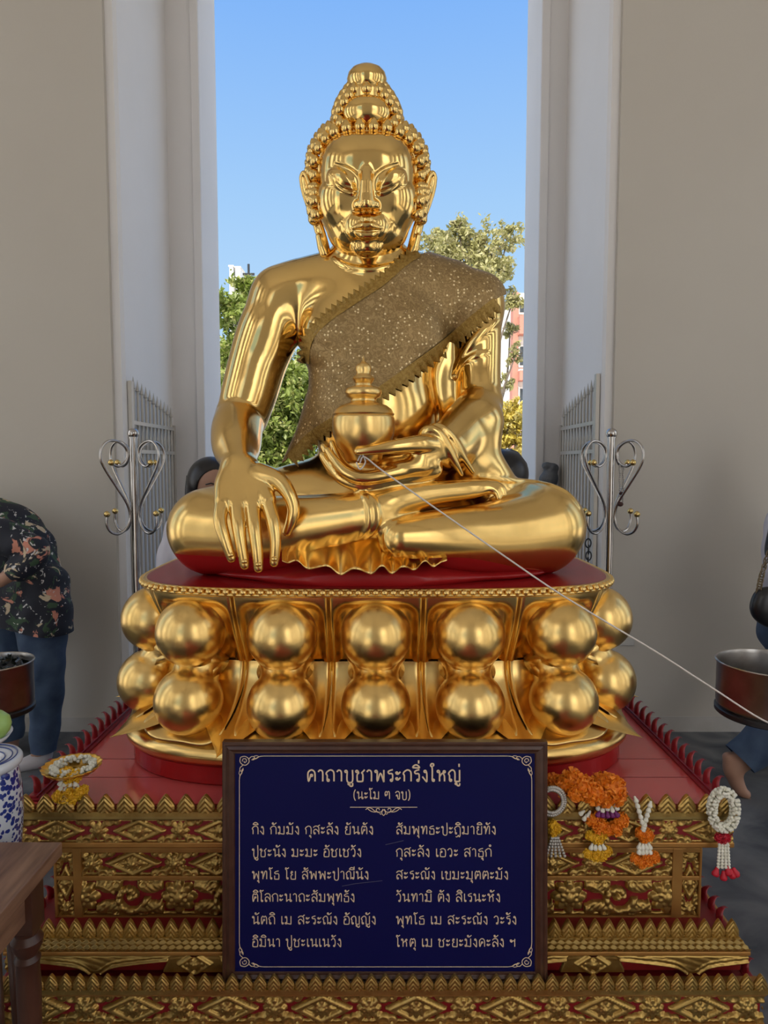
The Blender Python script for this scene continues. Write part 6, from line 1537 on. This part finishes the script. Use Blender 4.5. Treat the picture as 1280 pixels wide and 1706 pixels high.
for i in range(0, len(P) - 2, 2):
    m = MB(); d = P[i + 1] - P[i]; d /= np.linalg.norm(d); e = np.cross(d, (0, 1.0, 0) if (i // 2) % 2 else (.3, .2, .9)); e /= np.linalg.norm(e); a = np.linspace(0, 6.283, 11)[:-1]
    m.tube(P[i] + np.cos(a)[:, None] * d * .018 + np.sin(a)[:, None] * e * .010, .0024, 6, closed=True); m.build('strap_link', material('dark_chain_metal', (.16, .12, .07), .35, .9) if i == 0 else bpy.data.materials['dark_chain_metal'], bag, True)

# --- woman with a face mask behind the left knee of the statue
Yw = 3.30
p3 = thing('person', 'dark-haired person with a white face mask and pale shirt behind the statue', 'person', (float(at(350, 1000, Yw)[0]), Yw, 0))
zf = lambda z: 772 + (1.55 - z) * F / Yw
px = lambda z: zf(z)
cx = 352
legA = [(cx - 22, px(.84), Yw, 36), (cx - 24, px(.46), Yw, 24), (cx - 24, px(.09), Yw, 15)]; legB = [(cx + 22, px(.84), Yw, 36), (cx + 24, px(.46), Yw, 24), (cx + 24, px(.09), Yw, 15)]
ftA = [(cx - 24, px(.09), Yw, 15), (cx - 22, px(.045), Yw - .06, 13), (cx - 18, px(.03), Yw - .16, 9)]; ftB = [(cx + 24, px(.09), Yw, 15), (cx + 24, px(.045), Yw - .06, 13), (cx + 26, px(.03), Yw - .16, 9)]
trunk = [(cx, px(.86), Yw, 54), (cx, px(1.02), Yw, 46), (cx, px(1.18), Yw, 54), (cx - 2, px(1.26), Yw, 44)]
neck = [(cx - 2, px(1.29), Yw, 20), (cx, px(1.36), Yw - .03, 17), (cx, px(1.43), Yw - .05, 30), (cx + 1, px(1.475), Yw - .06, 33)]
aA = [(cx - 50, px(1.24), Yw, 20), (cx - 68, px(1.0), Yw - .02, 17), (cx - 40, px(.86), Yw - .16, 13), (cx - 14, px(.90), Yw - .24, 10)]
aB = [(cx + 50, px(1.24), Yw, 20), (cx + 66, px(1.0), Yw - .02, 17), (cx + 44, px(.86), Yw - .14, 13), (cx + 16, px(.90), Yw - .22, 10)]
figure(p3, [legA, legB, ftA, ftB, trunk, neck, aA, aB],
       [('trousers', DARK, [legA, legB, [(cx - 18, px(.88), Yw, 42), (cx + 18, px(.88), Yw, 42)]], .012, lambda V: .10 - V[:, 2]),
        ('pale_shirt', WHITE, [trunk, [(cx, px(.80), Yw, 62), (cx, px(.95), Yw, 56)], [(cx - 36, px(1.25), Yw, 22), (cx + 36, px(1.25), Yw, 22)], aA[:3] + [(cx - 34, px(.87), Yw - .18, 15)], aB[:3]], .02, lambda V: np.maximum(.74 - V[:, 2], V[:, 2] - 1.325))])
hc = at(cx, px(1.455), Yw - .06); hr = 34 * pxm(Yw)
f = Field(hc - .2, hc + .2, .006); f.ell(hc + (-.004, .015, .012), (hr * 1.13, hr * 1.16, hr * 1.16), .01)
f.ell(hc + np.array((.45, -.85, 0)) * hr * .85 + (0, 0, -hr * .38), (hr * .86, hr * .86, hr * .98), .012, 'cut')
V, Fq, Nn = f.mesh(0, 1); mesh_obj('hair', V, Fq, HAIR, p3, True, Nn)
m = MB(); m.tube(smooth_path([hc + (-.085, .01, .03), hc + (-.10, .01, -.05), hc + (-.105, .02, -.13)], 6), np.linspace(.035, .022, 13), 10); m.build('hair_lock', HAIR, p3, True)
face(p3, hc + (.015, -.012, -.015), hr, (.45, -.85, -.12), True)
MB().tube([hc + (-.055, -.06, -.035), hc + (-.085, -.01, -.02), hc + (-.09, .02, -.012)], .0022, 6).build('mask_loop', WHITE, p3, True)
hand(p3, at(cx - 14, px(.90), Yw - .24), (.6, -.7, .2)); hand(p3, at(cx + 16, px(.90), Yw - .22), (-.6, -.7, .2))

# --- man seen only by the top of his head behind the right thigh
Yw = 3.34; cx = 842
p4 = thing('person', 'person with short black hair mostly hidden behind the right thigh of the statue', 'person', (float(at(cx, 1000, Yw)[0]), Yw, 0))
zf = lambda z: 772 + (1.55 - z) * F / Yw; px = zf
legA = [(cx - 22, px(.84), Yw, 36), (cx - 24, px(.46), Yw, 24), (cx - 24, px(.09), Yw, 15)]; legB = [(cx + 22, px(.84), Yw, 36), (cx + 24, px(.46), Yw, 24), (cx + 24, px(.09), Yw, 15)]
ftA = [(cx - 24, px(.09), Yw, 15), (cx - 22, px(.045), Yw - .06, 13), (cx - 18, px(.03), Yw - .16, 9)]; ftB = [(cx + 24, px(.09), Yw, 15), (cx + 24, px(.045), Yw - .06, 13), (cx + 26, px(.03), Yw - .16, 9)]
trunk = [(cx, px(.86), Yw, 52), (cx, px(1.02), Yw, 46), (cx, px(1.2), Yw, 56), (cx, px(1.30), Yw, 44)]
neck = [(cx, px(1.33), Yw, 20), (cx, px(1.40), Yw - .02, 18), (cx, px(1.47), Yw - .04, 30), (cx, px(1.51), Yw - .05, 32)]
aA = [(cx - 52, px(1.28), Yw, 20), (cx - 66, px(1.04), Yw, 16), (cx - 62, px(.84), Yw - .08, 11)]; aB = [(cx + 52, px(1.28), Yw, 20), (cx + 66, px(1.04), Yw, 16), (cx + 62, px(.84), Yw - .08, 11)]
figure(p4, [legA, legB, ftA, ftB, trunk, neck, aA, aB],
       [('trousers', JEAN, [legA, legB, [(cx - 18, px(.88), Yw, 42), (cx + 18, px(.88), Yw, 42)]], .012, lambda V: .08 - V[:, 2]),
        ('dark_shirt', DARK, [trunk, [(cx, px(.84), Yw, 56), (cx, px(.95), Yw, 52)], [(cx - 38, px(1.29), Yw, 20), (cx + 38, px(1.29), Yw, 20)], aA[:2], aB[:2]], .016, lambda V: np.maximum(.78 - V[:, 2], V[:, 2] - 1.365))])
hc = at(cx, px(1.505), Yw - .04); hr = 31 * pxm(Yw)
f = Field(hc - .22, hc + .18, .007); f.ell(hc + (-.001, -.014, -.006), (hr * 1.20, hr * 1.28, hr * 1.26), .01)
rs = np.random.RandomState(2)
for i in range(60):
    a = rs.normal(0, 1, 3); a[2] = abs(a[2]); a /= np.linalg.norm(a); f.ell(hc + (0, .008, .015) + a * hr * 1.0, (.014, .014, .012), .012)
f.ell(hc + (.012, .125, -.055), (.085, .085, .105), .01, 'cut'); f.ell(hc + (.115, .02, -.10), (.03, .06, .04), .01, 'cut')
V, Fq, Nn = f.mesh(0, 0); mesh_obj('hair', V, Fq, HAIR, p4, True, Nn)
face(p4, hc + (.006, -.01, -.02), hr * .90, (.1, .98, -.1)); hand(p4, at(cx - 62, px(.84), Yw - .08), (0, -.2, -1), palm=(1, 0, 0)); hand(p4, at(cx + 62, px(.84), Yw - .08), (0, -.2, -1), palm=(-1, 0, 0))
# ================================================================ beyond the doorway
BARK = material('tree_bark', (0.16, 0.13, 0.10), 0.9)
def leafmat(name, cols):
    m = bpy.data.materials.new(name); m.use_nodes = True; n = m.node_tree; b = n.nodes['Principled BSDF']; b.inputs['Roughness'].default_value = .5
    t = n.nodes.new('ShaderNodeTexCoord'); x = n.nodes.new('ShaderNodeTexWhiteNoise'); v = n.nodes.new('ShaderNodeVectorMath'); v.operation = 'SNAP'; v.inputs[1].default_value = (.09, .09, .09)
    r = n.nodes.new('ShaderNodeValToRGB'); r.color_ramp.interpolation = 'CONSTANT'
    for i, c in enumerate(cols):
        e = r.color_ramp.elements[i] if i < 2 else r.color_ramp.elements.new(0); 
        e.position = i / len(cols); e.color = (*c, 1)
    n.links.new(t.outputs['Object'], v.inputs[0]); n.links.new(v.outputs[0], x.inputs['Vector']); n.links.new(x.outputs['Value'], r.inputs[0]); n.links.new(r.outputs[0], b.inputs['Base Color'])
    tr = n.nodes.new('ShaderNodeBsdfTranslucent'); mx = n.nodes.new('ShaderNodeMixShader'); mx.inputs[0].default_value = .35
    n.links.new(r.outputs[0], tr.inputs[0]); n.links.new(b.outputs[0], mx.inputs[1]); n.links.new(tr.outputs[0], mx.inputs[2]); n.links.new(mx.outputs[0], n.nodes['Material Output'].inputs[0]); return m
LG = leafmat('sunlit_leaves', [(0.22, 0.28, 0.05), (0.34, 0.38, 0.09), (0.12, 0.17, 0.04), (0.46, 0.47, 0.16), (0.27, 0.32, 0.08)])
LY = leafmat('pale_dry_leaves', [(0.38, 0.36, 0.14), (0.24, 0.26, 0.09), (0.46, 0.42, 0.22), (0.17, 0.19, 0.07)])
LB = leafmat('yellow_leaves', [(0.62, 0.50, 0.10), (0.45, 0.40, 0.10), (0.70, 0.60, 0.22), (0.30, 0.26, 0.08)])
def tree(lbl, base_px, Y, clumps, mat, leaf, n_leaf, seed, group='trees beyond the doorway', trunk_r=.09, cat='tree'):
    """clumps: (px, py, radius px, depth shift)"""
    rs = np.random.RandomState(seed); b0 = at(base_px, 772, Y); g0 = np.array((b0[0], Y, -.21))
    tr = thing('tree', lbl, cat, g0, group)
    C = [(at(a, b_, Y + dy), r * Y / F) for a, b_, r, dy in clumps]
    zmin = min(c[2] for c, r in C); fork = g0 + (0, 0, max(.6, (zmin + .21) * .55))
    m = MB(); m.tube(smooth_path([g0, (g0 + fork) / 2 + (.05, 0, 0), fork], 5), np.linspace(trunk_r, trunk_r * .7, 11), 8)
    L_ = []
    for c, r in C:
        mid = (fork + c) / 2 + rs.normal(0, .15, 3); m.tube(smooth_path([fork, mid, c], 5), np.linspace(trunk_r * .45, .012, 11), 6)
        for k in range(6):
            d = rs.normal(0, 1, 3); d /= np.linalg.norm(d); e = c + d * r * rs.uniform(.6, 1.0); m.tube([c, (c + e) / 2 + rs.normal(0, .05, 3), e], (.014, .009, .004), 5)
    m.build('trunk', BARK, tr, True)
    V = []; tot = sum(r * r for c, r in C)
    for c, r in C:
        k = int(n_leaf * r * r / tot); sub = c + rs.normal(0, .48, (max(6, k // 26), 3)) * r
        p = sub[rs.randint(len(sub), size=k)] + rs.normal(0, .15, (k, 3)) * r
        e = rs.normal(0, 1, (k, 3)); e /= np.linalg.norm(e, axis=1)[:, None]; f_ = np.cross(e, rs.normal(0, 1, (k, 3))); f_ /= np.linalg.norm(f_, axis=1)[:, None]
        s_ = leaf * rs.uniform(.6, 1.2, (k, 1)); V.append(np.stack([p - e * s_, p + f_ * s_ * .45, p + e * s_, p - f_ * s_ * .45], 1))
    V = np.concatenate(V); k = len(V); mesh_obj('foliage', V.reshape(-1, 3), np.arange(4 * k).reshape(k, 4), mat, tr)
    return tr
rr = random.Random(3)
cl = [(390, 520, 34, 0), (400, 590, 44, .3), (385, 650, 40, 0), (440, 600, 46, .5), (470, 660, 50, 0), (430, 690, 46, -.3), (500, 620, 40, .4), (455, 740, 46, 0), (500, 720, 44, .5), (405, 740, 44, .2), (545, 700, 50, .5), (470, 790, 50, 0), (410, 480, 22, .3), (520, 800, 50, .2)]
tree('bushy green tree between the hanging arm and the left jamb', 450, 13.0, cl, LG, .068, 30000, 11)
cl = [(740, 420, 34, 0), (775, 400, 34, .3), (815, 420, 34, 0), (845, 400, 26, .4), (760, 450, 36, .2), (800, 455, 36, -.2), (835, 450, 28, 0), (720, 400, 20, 0), (855, 500, 22, 0), (850, 550, 18, .3), (860, 590, 16, 0), (845, 640, 16, .2), (765, 380, 18, 0)]
tree('tall sparse tree with pale leaves above the sash shoulder', 800, 15.0, cl, LY, .062, 8600, 12)
cl = [(850, 700, 26, 0), (835, 730, 26, .2), (868, 735, 24, 0), (860, 680, 18, 0), (820, 745, 22, 0), (880, 760, 24, .2)]
tree('low bush with yellow leaves beside the right jamb', 850, 11.5, cl, LB, .055, 4500, 13, trunk_r=.05, cat='bush')
# building far right
BW = material('cream_building_paint', (0.78, 0.74, 0.68), .8); BR = material('brick_red_paint', (0.50, 0.22, 0.16), .8, noise=(3, .5, (.42, .17, .13))); BGL = material('dark_window_glass', (0.03, 0.04, 0.05), .1)
Y2 = 26.0
bl = thing('apartment_building', 'red and cream apartment building behind the trees at the right jamb', 'building', (float(at(905, 772, Y2)[0]), Y2 + 3, -.21))
xa, xb = float(at(853, 700, Y2)[0]), float(at(1060, 700, Y2)[0]); zt = float(at(853, 488, Y2)[2])
MB().box((xa, Y2, -.21), (xb, Y2 + 6, zt)).build('wall', BW, bl)
MB().box((xa - .02, Y2 - .12, -.21), (float(at(861, 700, Y2)[0]), Y2 + .4, zt)).build('corner_pier', BR, bl)
for pa, pb in ((530, 560), (620, 636), (690, 712)):
    MB().box((float(at(862, pa, Y2)[0]), Y2 - .5, float(at(0, pb, Y2)[2])), (xb, Y2 + .1, float(at(0, pa, Y2)[2]))).build('balcony', BR, bl)
for pa, pb in ((575, 612), (645, 682), (500, 524)):
    for i in range(3):
        w = MB().box((float(at(864 + i * 40, pa, Y2)[0]), Y2 - .06, float(at(0, pb, Y2)[2])), (float(at(884 + i * 40, pa, Y2)[0]), Y2 + .05, float(at(0, pa, Y2)[2]))).build('window', BW, bl)
        MB().box((float(at(866 + i * 40, pa, Y2)[0]), Y2 - .07, float(at(0, pb - 3, Y2)[2])), (float(at(882 + i * 40, pa, Y2)[0]), Y2 - .055, float(at(0, pa + 3, Y2)[2]))).build('pane', BGL, w)
# pale tower blocks and mast at the left
Y3 = 42.0
for pa, pb, tp, lb in ((383, 389, 444, 'narrow white tower far away beside the left jamb'), (393, 401, 446, 'wider white tower far away right of the narrow one')):
    x0, x1 = float(at(pa, 500, Y3)[0]), float(at(pb, 500, Y3)[0]); tw = thing('white_tower', lb, 'tower', ((x0 + x1) / 2, Y3, -.21), 'far white towers')
    MB().box((x0, Y3, -.21), (x1, Y3 + 1.2, float(at(0, tp, Y3)[2]))).build('shaft', material('white_tower_paint', (.85, .84, .82), .8), tw)
    MB().box((x0 - .05, Y3 - .05, float(at(0, tp, Y3)[2])), (x1 + .05, Y3 + 1.25, float(at(0, tp - 2, Y3)[2]))).build('parapet', BW, tw)
x = float(at(415, 500, Y3)[0]); ms = thing('antenna_mast', 'thin dark antenna mast beside the far white towers', 'mast', (x, Y3, -.21))
MB().tube([(x, Y3, -.21), (x, Y3, float(at(0, 440, Y3)[2]))], .07, 6).build('pole', DARK, ms)
for p in (455, 470, 480): MB().box((x - .35, Y3 - .04, float(at(0, p + 4, Y3)[2])), (x + .35, Y3 + .04, float(at(0, p, Y3)[2]))).build('crossbar', DARK, ms)
# low wall and a grey stone guardian outside
wl = MB().box((-9, 9.4, -.21), (9, 9.7, 1.35)).build('compound_wall', material('grey_cement_wall', (0.30, 0.30, 0.31), .85), None, loc=(0, 9.5, 0)); tag(wl, 'grey cement wall of the yard outside the doorway', 'wall', kind='structure')
GS = material('grey_granite', (0.10, 0.105, 0.11), .8, noise=(30, .7, (.17, .17, .17)), bump=(60, .5, .01))
Yg = 4.72; gl = thing('stone_guardian', 'dark grey stone lion at the right gate, only its head showing', 'statue', (float(at(920, 772, Yg)[0]), Yg, 0))
f = Field(at(920, 772, Yg) + (-.3, -.14, -1.62), at(920, 772, Yg) + (.2, .16, .12), .012)
f.chain([at(915, 800, Yg), at(914, 850, Yg), at(913, 960, Yg)], (.045, .055, .06), .03)
f.ell(at(916, 795, Yg), (.055, .07, .06), .03); f.ell(at(911, 776, Yg), (.034, .04, .026), .02); f.ell(at(923, 780, Yg), (.035, .04, .032), .02); f.ell(at(906, 798, Yg), (.03, .04, .03), .02); f.ell(at(920, 778, Yg), (.02, .06, .02), .02)
V, Fq, Nn = f.mesh(0, 1); mesh_obj('stone_body', V, Fq, GS, gl, True, Nn)
zb = float(at(921, 960, Yg)[2]); x = gl.location.x; MB().box((x - .10, Yg - .08, 0), (x + .04, Yg + .08, zb), bev=.01).build('plinth', GS, gl)
Yg = 5.05; bx = float(at(311, 800, Yg)[0])
gb = thing('stone_post', 'grey stone post in the doorway behind the masked person', 'post', (bx, Yg, 0))
MB().box((bx - .06, Yg - .08, 0), (bx + .075, Yg + .08, 1.30), bev=.01).build('shaft', GS, gb); MB().box((bx - .07, Yg - .09, 1.30), (bx + .085, Yg + .09, float(at(311, 797, Yg)[2])), bev=.012).build('cap', GS, gb)
